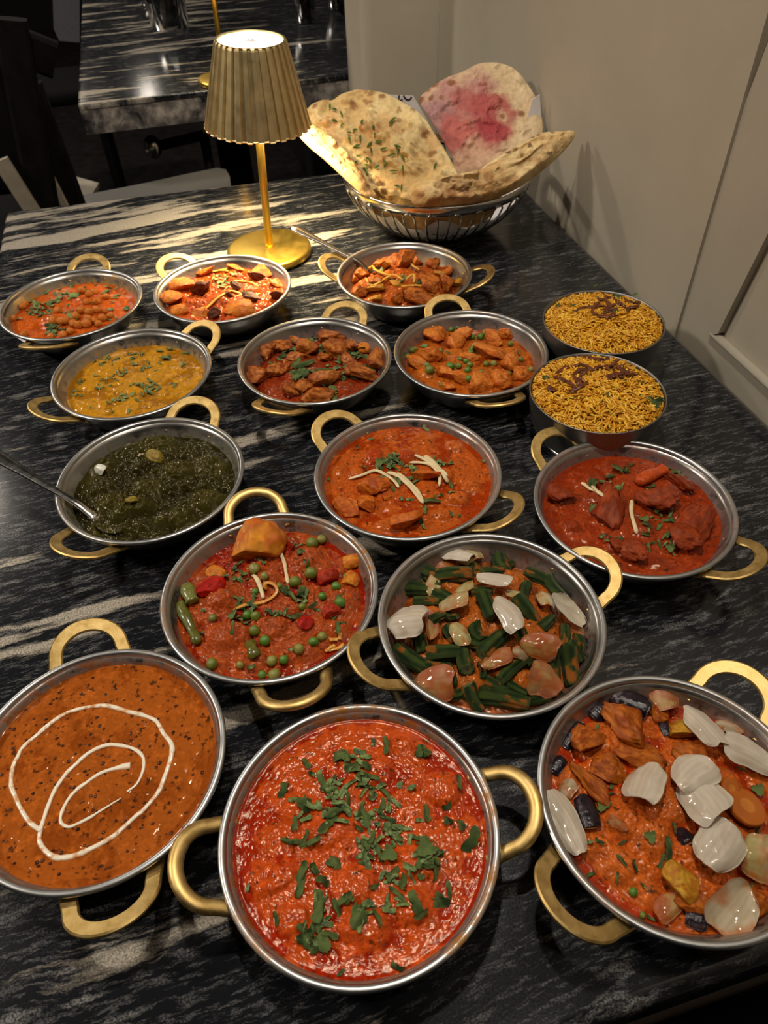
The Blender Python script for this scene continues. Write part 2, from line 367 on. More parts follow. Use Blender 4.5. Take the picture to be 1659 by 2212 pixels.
# ------------------------------------------------------------------ our table
def slab_poly(P, z0, z1, bev):
    """rounded-edge slab over a convex polygon of (x,y)"""
    P = np.asarray(P, float); c = P.mean(0); n = len(P)
    dense = []
    for i in range(n):      # round the corners a little
        a, b, d = P[i - 1], P[i], P[(i + 1) % n]
        e1 = (a - b) / np.linalg.norm(a - b); e2 = (d - b) / np.linalg.norm(d - b); R = .012
        for t in np.linspace(0, 1, 5): q0 = b + e1 * R; q1 = b + e2 * R; dense.append((1 - t) ** 2 * q0 + 2 * t * (1 - t) * b + t * t * q1)
    D = np.array(dense); nn = len(D); E = np.roll(D, -1, 0) - np.roll(D, 1, 0); N = np.c_[E[:, 1], -E[:, 0]]; N /= np.linalg.norm(N, axis=1)[:, None]
    N *= np.sign(((D - c) * N).sum(1))[:, None]
    rings = []
    for ins, z in [(bev * .3, z0), (0, z0 + bev * .4)] + [(bev * (1 - math.sin(a)), z1 - bev * (1 - math.cos(a))) for a in np.linspace(math.pi / 2, 0, 6)]:
        rings.append(np.c_[D - N * ins, np.full(nn, z)])
    V = np.concatenate(rings); return V, [grid_faces(len(rings), nn, True), np.arange(nn)[None, ::-1], (np.arange(nn) + (len(rings) - 1) * nn)[None]]
def UVxy(u, v): return uvz(u, v, 0)[:2]
BL = np.array([-.628, 1.272]); d_b = np.array([.98, .199]); d_r = EV[:2]
pr = UVxy(UW - .003, 0); A_ = np.c_[d_b, -d_r]; s_ = np.linalg.solve(A_, pr - BL); BR = BL + d_b * s_[0]
FR = UVxy(UW - .003, .056); FL = UVxy(-.294, .056)
tbl = thing('marble_table', 'black marble table with white streaks, set with the bowls', 'table', (*UVxy(.13, .7), ZF))
TO = np.array([*UVxy(.13, .7), ZF])
def under(root, name, V, Fs, mat, smooth=True, origin=TO): return ob(name, mesh(name, V - origin, Fs, M[mat], smooth=smooth), root)
V, Fs = slab_poly([FL, FR, BR, BL], -.045, 0, .009)
top = ob('tabletop', mesh('tabletop', V, Fs, M['marble'], smooth=True), tbl, -TO)
under(tbl, 'pedestal', *lathe([(.06, .02), (.045, .06), (.045, .78), (.12, .80), (.12, .815)], 24), 'black_fabric', origin=np.zeros(3))
under(tbl, 'base_plate', *lathe([(.001, .02), (.27, .015), (.28, .0)], 40), 'black_fabric', origin=np.zeros(3))
# bench seat just below the near corner of the table
bn = thing('bench', 'dark bench with a brown edge below the near table corner', 'bench', uvz(.25, -.12, ZF))
O_ = uvz(.25, -.12, ZF)
under(bn, 'seat_pad', *box(uvz(.25, -.13, -.285), (1.0, .40, .07), bev=.02), 'black_fabric', origin=O_)
under(bn, 'edge_rail', *box(uvz(.25, .082, -.262), (1.0, .022, .03), bev=.006), 'brown_leather', origin=O_)
for du, dv in ((-.42, -.15), (.42, -.15), (-.42, .05), (.42, .05)): under(bn, 'leg', *box(uvz(.25 + du, -.12 + dv, -.59), (.04, .04, .54)), 'dark_wood', False, O_)

# ------------------------------------------------------------------ things behind: next table, chairs, glasses
t2 = thing('far_marble_table', 'second marble table with a thick speckled stone edge, behind ours', 'table', uvz(.18, 2.5, ZF)); O2 = uvz(.18, 2.5, ZF)
V, Fs = slab_poly([UVxy(-.188, 1.935), UVxy(UW - .005, 1.935), UVxy(UW - .005, 3.25), UVxy(-.188, 3.25)], -.012, 0, .003)
ob('tabletop', mesh('tabletop', V, Fs, M['marble2']), t2, -O2)
V, Fs = box(uvz(.187, 1.947, -.038), (.748, .02, .052)); under(t2, 'front_apron', V, Fs, 'granite', False, O2)
V, Fs = box(uvz(-.178, 2.6, -.038), (.02, 1.28, .052)); under(t2, 'side_apron', V, Fs, 'granite', False, O2)
under(t2, 'pedestal', *lathe([(.05, .0), (.05, .84)], 20), 'black_fabric', origin=np.zeros(3))
def lamp(name, label, base, lean=(0, 0), visible=True, energy=2.0):
    """cordless table lamp: disc base, thin pole, ribbed conical shade, glowing top diffuser"""
    t = thing(name, label, 'lamp', base)
    V, Fs = lathe([(.0005, .0), (.058, 0), (.0625, .002), (.0635, .005), (.0635, .0095), (.062, .012), (.058, .0128), (.0005, .0135)], 72); ob('base', mesh('base', V, Fs[0], M['gold']), t)
    up = np.array([lean[0], lean[1], 1.0]); up /= np.linalg.norm(up)
    pt = lambda z: up * z / up[2]
    V, Fs = sweep([pt(.012), pt(.02), pt(.1), pt(.262)], circ(.0056, 14), up=(0, 1, 0)); ob('pole', mesh('pole', V, Fs, M['gold']), t)
    V, Fs = lathe([(.0058, .012), (.009, .0135), (.0095, .0128), (.0095, .012)], 24); ob('pole_collar', mesh('pole_collar', V, Fs, M['gold']), t)
    a = math.atan2(up[0], up[2]); b = -math.atan2(up[1], up[2]); sh_loc = pt(.184)
    # ribbed shade: alternating flat flutes
    nf = 30; prof = [(.0715, 0), (.0720, .001)] + [(.0715 - .0262 * k, .100 * k) for k in np.linspace(.02, .97, 14)] + [(.0452, .099), (.0440, .1005), (.0415, .1005)]
    aa = []
    for i in range(nf):
        a0 = 2 * math.pi / nf
        aa += [((i + .02) * a0, 1), ((i + .46) * a0, 1), ((i + .54) * a0, 0), ((i + .94) * a0, 0)]
    ang = np.array([q[0] for q in aa]); hi = np.array([q[1] for q in aa])
    V = []
    for (r, z) in prof:
        dr = .0040 * (r / .0715) if z < .0995 else 0
        rr = r - dr * (1 - hi); V.append(np.c_[rr * np.cos(ang), rr * np.sin(ang), np.full(len(ang), z)])
    inn = [(.0405, .099), (.0405, .096), (.066, .002)]
    for (r, z) in inn: V.append(np.c_[r * np.cos(ang), r * np.sin(ang), np.full(len(ang), z)])
    V.append(V[0])
    V = np.concatenate(V); sh = ob('lamp_shade', mesh('lamp_shade', V, grid_faces(len(prof) + len(inn) + 1, len(ang), True)[:, ::-1], M['shade'], smooth=False), t, sh_loc, (b, a, 0))
    V, Fs = lathe([(.0005, .0985), (.030, .0985), (.0395, .0975), (.0412, .0965)], 64); ob('top_diffuser', mesh('top_diffuser', V, Fs[0], M['diffuser']), sh)
    V, Fs = lathe([(.0005, .0992), (.006, .0990), (.007, .0985)], 20); ob('touch_button', mesh('touch_button', V, Fs[0], M['paper']), sh)
    V, Fs = lathe([(.0062, .075), (.034, .078), (.038, .080)], 40); ob('led_ring', mesh('led_ring', V, Fs[0][:, ::-1], M['led']), sh)
    if energy:
        l = bpy.data.lights.new('lamp_glow', 'SPOT'); l.energy = energy; l.color = (1.0, .80, .46); l.shadow_soft_size = .03; l.spot_size = math.radians(135); l.spot_blend = .5
        lo = bpy.data.objects.new('lamp_glow', l); COL.objects.link(lo); lo.parent = sh; lo.location = (0, 0, .066)
    return t
LAMPXY = (-.158, 1.074)
lamp('table_lamp', 'gold cordless lamp with a ribbed shade, glowing on our table', (*LAMPXY, 0), (.052, -.012), energy=LAMP_W)
lamp('table_lamp', 'second gold lamp on the far table, only its pole showing', (*U(488, 178)[:2], 0), (.015, 0), energy=2.0)
def tumbler(name, label, x, y, r, h, mat='glass', drink=None):
    t = thing(name, label, 'glass', (x, y, 0.0005))
    pr = [(.0005, 0), (r * .82, 0), (r * .86, .002), (r, h), (r - .002, h), (r * .86 - .002, .010), (.0005, .008)]
    V, Fs = lathe(pr, 40); ob('tumbler_wall', mesh('tumbler_wall', V, Fs[0], M[mat]), t)
    if drink:
        V, Fs = lathe([(.0005, .0085), (r * .86 - .0024, .0105), (r * .94 - .0024, h * .6), (.0005, h * .6)], 32); ob('drink', mesh('drink', V, Fs[0], M[drink]), t)
    return t
g = U(728, 22); tumbler('drinking_glass', 'clear empty tumbler on the far table beside the pillar', g[0], g[1] + .02, .030, .12)
g = U(661, 52); tumbler('drinking_glass', 'tumbler with a dark drink on the far table', g[0], g[1] + .02, .032, .14, 'glass', 'cola')
g = U(360, 70); tumbler('glass_jug', 'large clear glass vessel on the left end of the far table', g[0], g[1] + .06, .062, .20)
cd = U(320, 14); c_ = thing('tealight', 'small amber tealight glowing on the far table', 'candle', (*cd[:2], .0005))
V, Fs = lathe([(.0005, 0), (.018, 0), (.02, .03), (.018, .03), (.016, .004), (.0005, .004)], 24); ob('holder', mesh('holder', V, Fs[0], M['glass']), c_)
V, Fs = lathe([(.0005, .006), (.003, .010), (.0035, .014), (.0005, .024)], 10); ob('flame', mesh('flame', V, Fs[0], M['candle']), c_)
# dark chair at the far left with pale slats
ch = thing('slatted_chair', 'dark wooden chair with pale slats behind the left table corner', 'chair', uvz(-.55, 1.75, ZF)); OC = uvz(-.55, 1.75, ZF)
def post(name, p0, p1, w, d, mat): under(ch, name, *sweep([p0, (np.array(p0) + p1) / 2, p1], rrect(w, d, .2), up=EV), mat, False, OC)
V15 = lambda px, py, v: onp(px, py, EV, v)
post('slat', V15(0, 345, 1.56), V15(85, 478, 1.56), .030, .012, 'cream_wood')
post('slat', V15(98, 362, 1.60), V15(148, 460, 1.60), .016, .012, 'cream_wood')
post('back_post', V15(20, 40, 1.58), V15(100, 470, 1.58), .055, .03, 'dark_wood')
post('back_post', V15(62, 180, 1.62), V15(170, 470, 1.62), .045, .03, 'dark_wood')
post('top_rail', V15(-60, 60, 1.62), V15(120, 130, 1.62), .06, .03, 'dark_wood')
under(ch, 'seat', *box(uvz(-.62, 1.80, -.36), (.42, .40, .06), bev=.02), 'black_fabric', origin=OC)
for du, dv in ((-.18, -.17), (.18, -.17), (-.18, .17), (.18, .17)): under(ch, 'leg', *box(uvz(-.62 + du, 1.80 + dv, -.625), (.035, .035, .47)), 'dark_wood', False, OC)
bx = V15(60, 175, 1.60)
under(ch, 'chair_glint', *[q for q in (lambda a: (a[0] * .006 + bx, a[1]))(ICO[2])], 'steel_smooth', origin=OC)  # polished ball standing in for a bright highlight on the dark chair
# grey upholstered chair pushed under the back edge of our table
zs = -.16
q = [U(145, 452, zs), U(170, 423, zs), U(300, 398, zs), U(420, 372, zs), U(470, 362, zs), U(488, 366, zs), U(496, 380, zs), U(498, 400, zs)]
q += [U(498, 470, zs), U(150, 520, zs)]
gc = thing('grey_chair', 'grey upholstered chair tucked behind the back table edge', 'chair', (*np.mean(q, 0)[:2], ZF)); OG = np.array([*np.mean(q, 0)[:2], ZF])
V, Fs = slab_quad(np.array(q), (0, 0, -1), .05); under(gc, 'seat', V, Fs, 'grey_fabric', False, OG)
for k in (1, 6, 8, 9): under(gc, 'leg', *box((np.array([q[k][0], q[k][1], (ZF + zs - .05) / 2]) * .94 + np.array([*OG[:2], (ZF + zs - .05) / 2]) * .06), (.03, .03, zs - .05 - ZF)), 'dark_wood', False, OG)
pc = U(196, 388, -.30)
nap = ob('napkin', mesh('napkin', np.concatenate([np.array([U(152, 378, -.22), U(214, 395, -.22), U(186, 440, -.22), U(168, 440, -.22)]), np.array([U(152, 378, -.22), U(214, 395, -.22), U(186, 440, -.22), U(168, 440, -.22)]) - [0, 0, .01]]), [np.array([(0, 1, 2, 3), (7, 6, 5, 4), (0, 4, 5, 1), (1, 5, 6, 2), (2, 6, 7, 3), (3, 7, 4, 0)])], M['cream_wood'], smooth=False))
tag(nap, 'pale triangular cushion corner beside the grey chair seat', 'cushion')
# mauve chair back at the left end of the far table, and a black one in front of it
mc = thing('mauve_chair', 'mauve grey chair beyond the left end of the far table', 'chair', uvz(-.42, 3.6, ZF)); OM = uvz(-.42, 3.6, ZF)
V, Fs = slab_quad([onp(112, -60, EV, 3.36), onp(116, 62, EV, 3.36), onp(128, 88, EV, 3.36), onp(172, 92, EV, 3.36), onp(172, -60, EV, 3.36)], EV, .05); under(mc, 'backrest', V, Fs, 'mauve_fabric', False, OM)
under(mc, 'seat', *box(uvz(-.44, 3.62, -.38), (.40, .36, .06), bev=.02), 'black_fabric', origin=OM)
for du, dv in ((-.17, -.15), (.17, -.15), (-.17, .15), (.17, .15)): under(mc, 'leg', *box(uvz(-.44 + du, 3.62 + dv, -.635), (.03, .03, .45)), 'dark_wood', False, OM)
bc = thing('black_chair', 'black upholstered chair facing the left end of the far table', 'chair', uvz(-.48, 2.1, ZF)); OB = uvz(-.48, 2.1, ZF)
under(bc, 'backrest', *box(uvz(-.50, 2.12, -.02), (.30, .05, .42), bev=.02), 'black_fabric', origin=OB)
under(bc, 'seat', *box(uvz(-.50, 2.28, -.38), (.38, .36, .06), bev=.02), 'black_fabric', origin=OB)
for du, dv in ((-.16, -.15), (.16, -.15), (-.16, .15), (.16, .15)): under(bc, 'leg', *box(uvz(-.50 + du, 2.28 + dv, -.635), (.03, .03, .45)), 'dark_wood', False, OB)
# steel footrest bar with a round end, low under the far table
fb0, fb1 = V15(330, 318, 2.05), V15(440, 292, 2.05)
fr_ = thing('foot_rail', 'dull steel foot rail below the far table edge', 'rail', (*((fb0 + fb1) / 2)[:2], ZF)); OF = np.array([*((fb0 + fb1) / 2)[:2], ZF])
under(fr_, 'bar', *sweep([fb0, (fb0 + fb1) / 2, fb1], circ(.012, 12)), 'dark_wood', origin=OF)
under(fr_, 'end_knob', *(lambda a: (a[0] * [.022, .022, .028] + fb0, a[1]))(ICO[3]), 'steel_smooth', origin=OF)
under(fr_, 'upright', *sweep([fb1, fb1 * [1, 1, 0] + [0, 0, ZF]], circ(.012, 12), up=EU), 'dark_wood', origin=OF)
# ------------------------------------------------------------------ bread basket
BX, BY, BZ, BR_ = .100, 1.150, .090, .1425
bk = thing('wire_basket', 'chrome wire basket with looped sides, full of flatbread', 'basket', (BX, BY, 0))
def bprof(t):   # t 0 bottom .. 1 rim -> r, z
    return .066 + (BR_ - .066) * (1 - (1 - t) ** 1.75), .006 + (BZ - .006) * t ** 1.25
V, Fs = lathe([(BR_ - .0012, BZ), (BR_ + .0008, BZ + .0008), (BR_ + .0018, BZ - .001), (BR_ - .0005, BZ - .008), (BR_ - .0028, BZ - .0145), (BR_ - .0046, BZ - .0145), (BR_ - .0030, BZ - .008), (BR_ - .0012, BZ)], 96)
ob('rim_band', mesh('rim_band', V, Fs[0], M['steel_smooth']), bk)
NW = 26
loop_me = None
da = 2 * math.pi / NW
pts = []
for s in (1, -1):
    q = []
    for t in np.linspace(0, .80, 9):
        r, z = bprof(t); w = da * (.24 + .02 * t); q.append((r * math.cos(s * w), r * math.sin(s * w), z))
    pts.append(q)
r1, z1 = bprof(.80); arc = []
for k in np.linspace(0, math.pi, 9)[1:-1]:
    r, z = bprof(.80 + .075 * math.sin(k)); w = da * .256 * math.cos(k); arc.append((r * math.cos(w), r * math.sin(w), z))
path = np.array(pts[0] + arc + pts[1][::-1])
V, Fs = sweep(path, circ(.00135, 6), up=(1, 0, .3)); loop_me = mesh('wire_loop', V, Fs, M['wire'])
for i in range(NW): ob('wire_loop', loop_me, bk, (0, 0, 0), (0, 0, i * da))
V, Fs = lathe([(.064, .0065), (.066, .009), (.0685, .0065), (.066, .004)] + [(.064, .0065)], 64); ob('lower_ring', mesh('lower_ring', V, Fs[0], M['steel_smooth']), bk)
V, Fs = lathe([(.054, .0), (.060, .0), (.0655, .006), (.064, .0075), (.0005, .0075), (.0005, .0065), (.060, .006), (.054, .0)], 64); ob('foot', mesh('foot', V, Fs[0], M['steel_smooth']), bk)
# crumpled paper liner
na, nr = 140, 26; ang = np.linspace(0, 2 * np.pi, na, endpoint=False); V = []
for k in range(nr):
    t = k / (nr - 1); r, z = bprof(t * .66); P = np.c_[np.cos(ang) * 3 + 5, np.sin(ang) * 3, np.full(na, t * 4)]
    n = fbm(P * 1.5, 3, 5) * .004 * t + fbm(P * 5, 2, 9) * .002
    top_ = 0.0 if t < 1 else 0
    V.append(np.c_[(r - .0035 - abs(n)) * np.cos(ang), (r - .0035 - abs(n)) * np.sin(ang), np.full(na, z + .002 + .016 * t ** 3 * fbm(np.c_[np.cos(ang) * 3, np.sin(ang) * 3], 2, 31))])
V = np.concatenate(V); ob_l = ob('paper_liner', mesh('paper_liner', V, [grid_faces(nr, na, True)], M['paper']), None, (BX, BY, 0))
tag(ob_l, 'white printed paper lining the wire basket', 'paper')
ln = ob_l
# dark printed scrawls seen through the wires
pv = []
rs = random.Random(3)
for i in range(16):
    a0 = -math.pi / 2 + rs.uniform(-1.2, 1.2); t0 = rs.uniform(.2, .62); q = []
    for k in range(5):
        t = t0 + rs.uniform(-.05, .05); a = a0 + (k - 2) * .018; r, z = bprof(t); q.append(((r - .0028) * math.cos(a), (r - .0028) * math.sin(a), z + .002))
    pv.append(sweep(smooth_path(q, 9), circ(.0006, 4)))
V, Fs = join(pv); ink = ob('print', mesh('print', V, Fs, M['ink']), ln); ink['kind'] = 'stuff'
# paper corner sheet standing up behind the breads with cut-off letters; a second corner at the right
nP = EV; vP = 1.238
def sheet(name, pix, v, parent, mat='paper'):
    P = np.array([onp(x, y, EV, v) for x, y in pix]); V, Fs = slab_quad(P - np.array([BX, BY, 0]), EV, .0008); return ob(name, mesh(name, V, Fs, M[mat], smooth=False), parent)
sheet('paper_corner', [(815, 204), (893, 207), (925, 262), (900, 330), (825, 330)], vP, ln)
sheet('paper_corner', [(1150, 215), (1166, 204), (1169, 246), (1160, 300), (1130, 290)], vP - .10, ln)
LZ = lambda pts: np.array([onp(820 + x / 16.59, 180 + y / 16.59, EV, vP - .0006) for x, y in pts]) - np.array([BX, BY, 0])
V, Fs = join([sweep(smooth_path(LZ([(700, 430), (690, 520), (668, 640)]), 6), rrect(.0022, .0006), up=EV), sweep(smooth_path(LZ([(668, 620), (760, 605), (830, 585)]), 6), rrect(.0019, .0006), up=EV),
              sweep(smooth_path(LZ([(860, 430), (900, 520), (960, 575), (1020, 592), (1080, 575), (1120, 530), (1150, 480)]), 16), rrect(.0022, .0006), up=EV)])
ob('print', mesh('print', V, Fs, M['ink'], smooth=False), ln)
# ------------------------------------------------------------------ flatbreads
def proj(p): q = np.asarray(p) - CAM; z = q @ fwd; return np.array([W / 2 + F * (q @ RT) / z, H / 2 - F * (q @ UP) / z])
def patch(pix, plane, thick, bend=None, seed=0, nr=46, na=200, col=None, puff=.004, center=None, edge=.22, und=.0045):
    """a flatbread: outline rays meet the plane the bread leans in; real thickness, puffed and blistered"""
    n, c0 = plane; n = n / np.linalg.norm(n)
    P = np.array([onp(x, y, n, c0) for x, y in pix]); C = P.mean(0) if center is None else onp(*center, n, c0)
    O = smooth_path(P, na, True)
    e1 = np.cross(n, [0, 0, 1.]); e1 /= np.linalg.norm(e1); e2 = np.cross(n, e1)
    tt = np.linspace(0, 1, nr) ** .8; rings = [C + (O - C) * max(t, 1e-4) for t in tt]
    T = np.concatenate(rings); rad = np.repeat(tt, na); q = np.c_[(T - C) @ e1, (T - C) @ e2]
    b = 1.25 * fbm(q * 45, 4, seed); b2 = fbm(q * 130, 3, seed + 5); b3 = fbm(q * 16, 2, seed + 9)
    edgep = np.sqrt(np.clip(1 - np.clip((rad - (1 - edge)) / edge, 0, 1) ** 2, 0, 1))
    lip = np.exp(-((rad - (1 - edge * .55)) / (edge * .35)) ** 2)
    bl = sst(.12, .55, b)
    h = thick * .5 * edgep + 1.5 * puff * bl * edgep + .0020 * b2 * edgep + .35 * thick * lip * (.6 + .8 * b3)
    warp = und * b3 + (bend(q, rad) if bend else 0)
    top = T + n * (warp + h)[:, None]; bot = T + n * (warp - thick * .5 * edgep)[:, None]
    V = np.concatenate([top, bot]); N = len(T); f = grid_faces(nr, na, True)
    jx = np.arange(na); o = (nr - 1) * na
    side = np.stack([o + jx, o + (jx + 1) % na, N + o + (jx + 1) % na, N + o + jx], -1)
    # colour: crumb, browned blisters, charred edge
    crumb = np.array([.66, .47, .24]); pale = np.array([.80, .64, .38]); brown = np.array([.28, .105, .03]); dark = np.array([.05, .02, .01])
    m = sst(-.4, .5, b3 + .5 * b); cc = crumb * (1 - m[:, None]) + pale * m[:, None]
    k = sst(.20, .60, fbm(q * 38 + 7, 3, seed + 21)) * .35; cc = cc * (1 - k[:, None]) + brown * 1.9 * k[:, None]
    k = sst(.50, .65, fbm(q * 62 + 3, 3, seed + 22)) * .7; cc = cc * (1 - k[:, None]) + brown * k[:, None]
    info = dict(q=q, rad=rad, top=top, n=n, C=C, e1=e1, e2=e2, c0=c0)
    if col: cc = col(cc, info)
    cb = crumb * .9 * (1 - .5 * sst(.0, .5, b2)[:, None]) + 0 * cc
    return V, [f[:, ::-1], f + N, side[:, ::-1]], np.concatenate([cc, cb]), info
def qpix(info, px, py): p = onp(px, py, info['n'], info['c0']); return np.array([(p - info['C']) @ info['e1'], (p - info['C']) @ info['e2']])
def spots(cc, info, L, colr, soft=.5):
    for (px, py, r, a) in L:
        c = qpix(info, px, py); rr = r / pxm(onp(px, py, info['n'], info['c0']))
        d = np.linalg.norm(info['q'] - c, axis=1) / rr + .35 * fbm(info['q'] * 300, 2, int(px)); k = (1 - sst(1 - soft, 1 + .15, d)) * a; cc = cc * (1 - k[:, None]) + np.asarray(colr) * k[:, None]
    return cc
def plane3(a, b, c):
    n = np.cross(b - a, c - a); n /= np.linalg.norm(n)
    if n @ (CAM - a) < 0: n = -n
    return n, n @ a
def bread(name, label, parts):
    V0 = np.concatenate([p[0] for p in parts]); o = thing(name, label, 'bread', V0.mean(0) * [1, 1, 0] + [0, 0, V0[:, 2].min()])
    org = np.array(o.location)
    for nm, p in zip(['crumb', 'folded_edge', 'inner_fold'], parts):
        ob(nm, mesh(nm, p[0] - org, p[1], M['bread'], p[2]), o)
    return o
BRN, DRK = (.25, .085, .022), (.035, .014, .008)
# herbed naan
plL = plane3(U(745, 372, .098), U(905, 418, .090), onp(790, 207, EV, 1.19))
def colL(cc, info):
    cc = cc * np.array([1.02, .98, .80])
    cc = spots(cc, info, [(768, 240, 11, .8), (806, 212, 11, .75), (830, 219, 10, .85), (918, 285, 13, .95), (893, 238, 6, .7), (932, 327, 11, .8), (895, 328, 9, .6), (862, 262, 7, .6), (700, 226, 14, .8), (690, 250, 9, .7), (905, 362, 9, .5), (800, 335, 9, .5), (870, 290, 7, .4), (898, 312, 6, .4), (768, 402, 8, .6)], BRN)
    cc = spots(cc, info, [(918, 285, 6, .6), (820, 398, 11, .9), (829, 416, 9, .9), (842, 432, 8, .7), (804, 392, 9, .7)], np.array(BRN) * .5)
    cc = spots(cc, info, [(760, 420, 10, .7), (718, 345, 12, .6)], BRN)
    return cc
PL = patch([(666, 240), (690, 226), (720, 222), (745, 208), (790, 203), (835, 208), (878, 224), (912, 246), (938, 282), (962, 322), (986, 368), (984, 378), (950, 388), (915, 404), (905, 440), (868, 446), (830, 436), (800, 424), (772, 398), (742, 356), (714, 320), (690, 292), (664, 268)], plL, .007, lambda q, r: .010 * np.sin(q[:, 0] * 20), 3, 60, 240, colL, .006, (815, 320))
plC = plane3(U(792, 405, .097), onp(646, 285, EV, 1.11), onp(716, 318, EV, 1.10))
def colC(cc, info): return spots(cc * [1.0, .86, .68], info, [(722, 324, 9, .95), (752, 350, 10, .95), (778, 386, 10, .8), (790, 408, 8, .7), (700, 285, 9, .6), (765, 368, 9, .6), (700, 316, 6, .5)], np.array(BRN) * .45)
PC = patch([(643, 288), (652, 276), (668, 266), (688, 276), (704, 296), (726, 316), (752, 340), (778, 372), (798, 402), (812, 426), (790, 424), (762, 400), (734, 374), (700, 344), (668, 316)], plC, .010, None, 11, 30, 150, colC, .004, (726, 340), .5, .001)
nb = bread('naan', 'herb-flecked naan leaning in the basket, closest to the lamp', [PL, PC])
fl = []; rf = random.Random(5); top_n = np.asarray(PL[3]['top']); nn_ = PL[3]['n']; oN = np.array(nb.location)
LF = [(716, 232), (741, 250), (722, 265), (784, 268), (757, 291), (810, 280), (811, 295), (845, 268), (848, 260), (772, 322), (795, 347), (789, 360), (792, 368), (797, 377), (800, 352), (832, 352), (836, 358), (848, 340), (860, 322), (862, 328), (872, 344), (775, 340), (735, 340), (770, 355), (805, 330), (860, 405), (868, 409), (852, 372), (757, 305), (780, 300), (830, 325), (818, 310), (942, 362), (740, 275), (726, 240), (768, 285), (800, 315), (870, 368), (815, 365)]
pxy = np.array([proj(q) for q in top_n[::3]])
for (x, y) in LF:
    i = int(np.argmin(((pxy - (x, y)) ** 2).sum(1))) * 3; c = top_n[i] + nn_ * .0042; a = rf.uniform(0, 3.1); l, w = rf.uniform(.003, .0062), rf.uniform(.0012, .0024)
    d1 = math.cos(a) * PL[3]['e1'] + math.sin(a) * PL[3]['e2']; d2 = np.cross(nn_, d1); P = np.array([c + d1 * l * k + d2 * (w * (1 - abs(k)) + .0004) * s + nn_ * .0008 * (1 - k * k) for k in (-1, -.4, .3, 1) for s in (-1, 1)])
    V, Fs = join([(P, [grid_faces(4, 2)]), (P - nn_ * .0006, [grid_faces(4, 2)[:, ::-1]])]); fl.append((V - oN, Fs, np.tile(S2L('#4d6b2c') * rf.uniform(.7, 1.3), (len(V), 1))))
V, Fs, Cc = join(fl); o = ob('herb_flecks', mesh('herb_flecks', V, Fs, M['herb'], Cc), nb); o['kind'] = 'stuff'
# lower fold of the herbed naan, seen golden through the wires above the paper
aa = np.linspace(math.radians(-165), math.radians(-35), 90); V = []
for k, t in enumerate(np.linspace(.50, .97, 16)):
    r, z = bprof(t); nz = fbm(np.c_[np.cos(aa) * 6, np.sin(aa) * 6, np.full(90, t * 3)], 3, 61); rr = r - .0125 - .006 * abs(nz) - .02 * sst(.75, 1, np.abs(np.linspace(-1, 1, 90))); V.append(np.c_[rr * np.cos(aa) + BX, rr * np.sin(aa) + BY, z + .004 * nz])
V = np.concatenate(V); Vi = V + np.array([0, .012, .002]); f = grid_faces(16, 90); kk = sst(-.1, .5, fbm(V * 60, 3, 71))[:, None]; cc = np.array([.62, .40, .14]) * (1 - kk) + np.array([.34, .15, .04]) * kk
ob('lower_fold', mesh('lower_fold', np.concatenate([V, Vi]) - oN, [f[:, ::-1], f + len(V)], M['bread'], np.concatenate([cc, cc])), nb)
# pink-centred sweet naan at the back
plP = plane3(onp(905, 215, EV, 1.205), onp(1170, 262, EV, 1.13), onp(990, 372, EV, 1.105))
def colP(cc, info):
    q = info['q']; cc = cc * .35 + np.array([.76, .56, .34]) * .65
    def blob(px, py, rx, a, c, s):
        nonlocal cc
        d = np.linalg.norm((q - qpix(info, px, py)), axis=1) / (rx / pxm(onp(px, py, info['n'], info['c0']))) + .55 * fbm(q * 40, 4, s)
        k = (1 - sst(.45, 1.1, d)) * a; cc = cc * (1 - k[:, None]) + np.array(c) * k[:, None]
    blob(985, 250, 105, .9, (.52, .24, .22), 3); blob(930, 290, 90, .85, (.42, .22, .22), 4); blob(1010, 320, 80, .6, (.66, .32, .22), 8)
    blob(1050, 250, 60, .9, (.45, .07, .075), 5); blob(1010, 222, 40, .7, (.52, .12, .11), 6); blob(1062, 290, 48, .95, (.44, .06, .07), 7); blob(985, 290, 48, .8, (.55, .12, .10), 9)
    cc = spots(cc, info, [(905, 223, 11, .95), (930, 222, 7, .9), (951, 224, 6, .8), (940, 184, 12, .8), (974, 188, 10, .85), (924, 198, 8, .7), (936, 190, 6, .7), (1124, 250, 9, .85), (1084, 258, 7, .8), (1080, 225, 6, .6)], BRN)
    return cc
PP = patch([(905, 222), (925, 196), (960, 174), (1000, 160), (1035, 143), (1070, 140), (1108, 150), (1136, 178), (1160, 215), (1173, 255), (1172, 288), (1150, 320), (1100, 350), (1040, 380), (985, 385), (975, 345), (950, 300), (925, 260)], plP, .007, lambda q, r: .008 * np.sin(q[:, 0] * 16 + 1), 23, 60, 240, colP, .0035, (1040, 260))
bread('sweet_naan', 'round naan with a pink centre at the back of the basket', [PP])
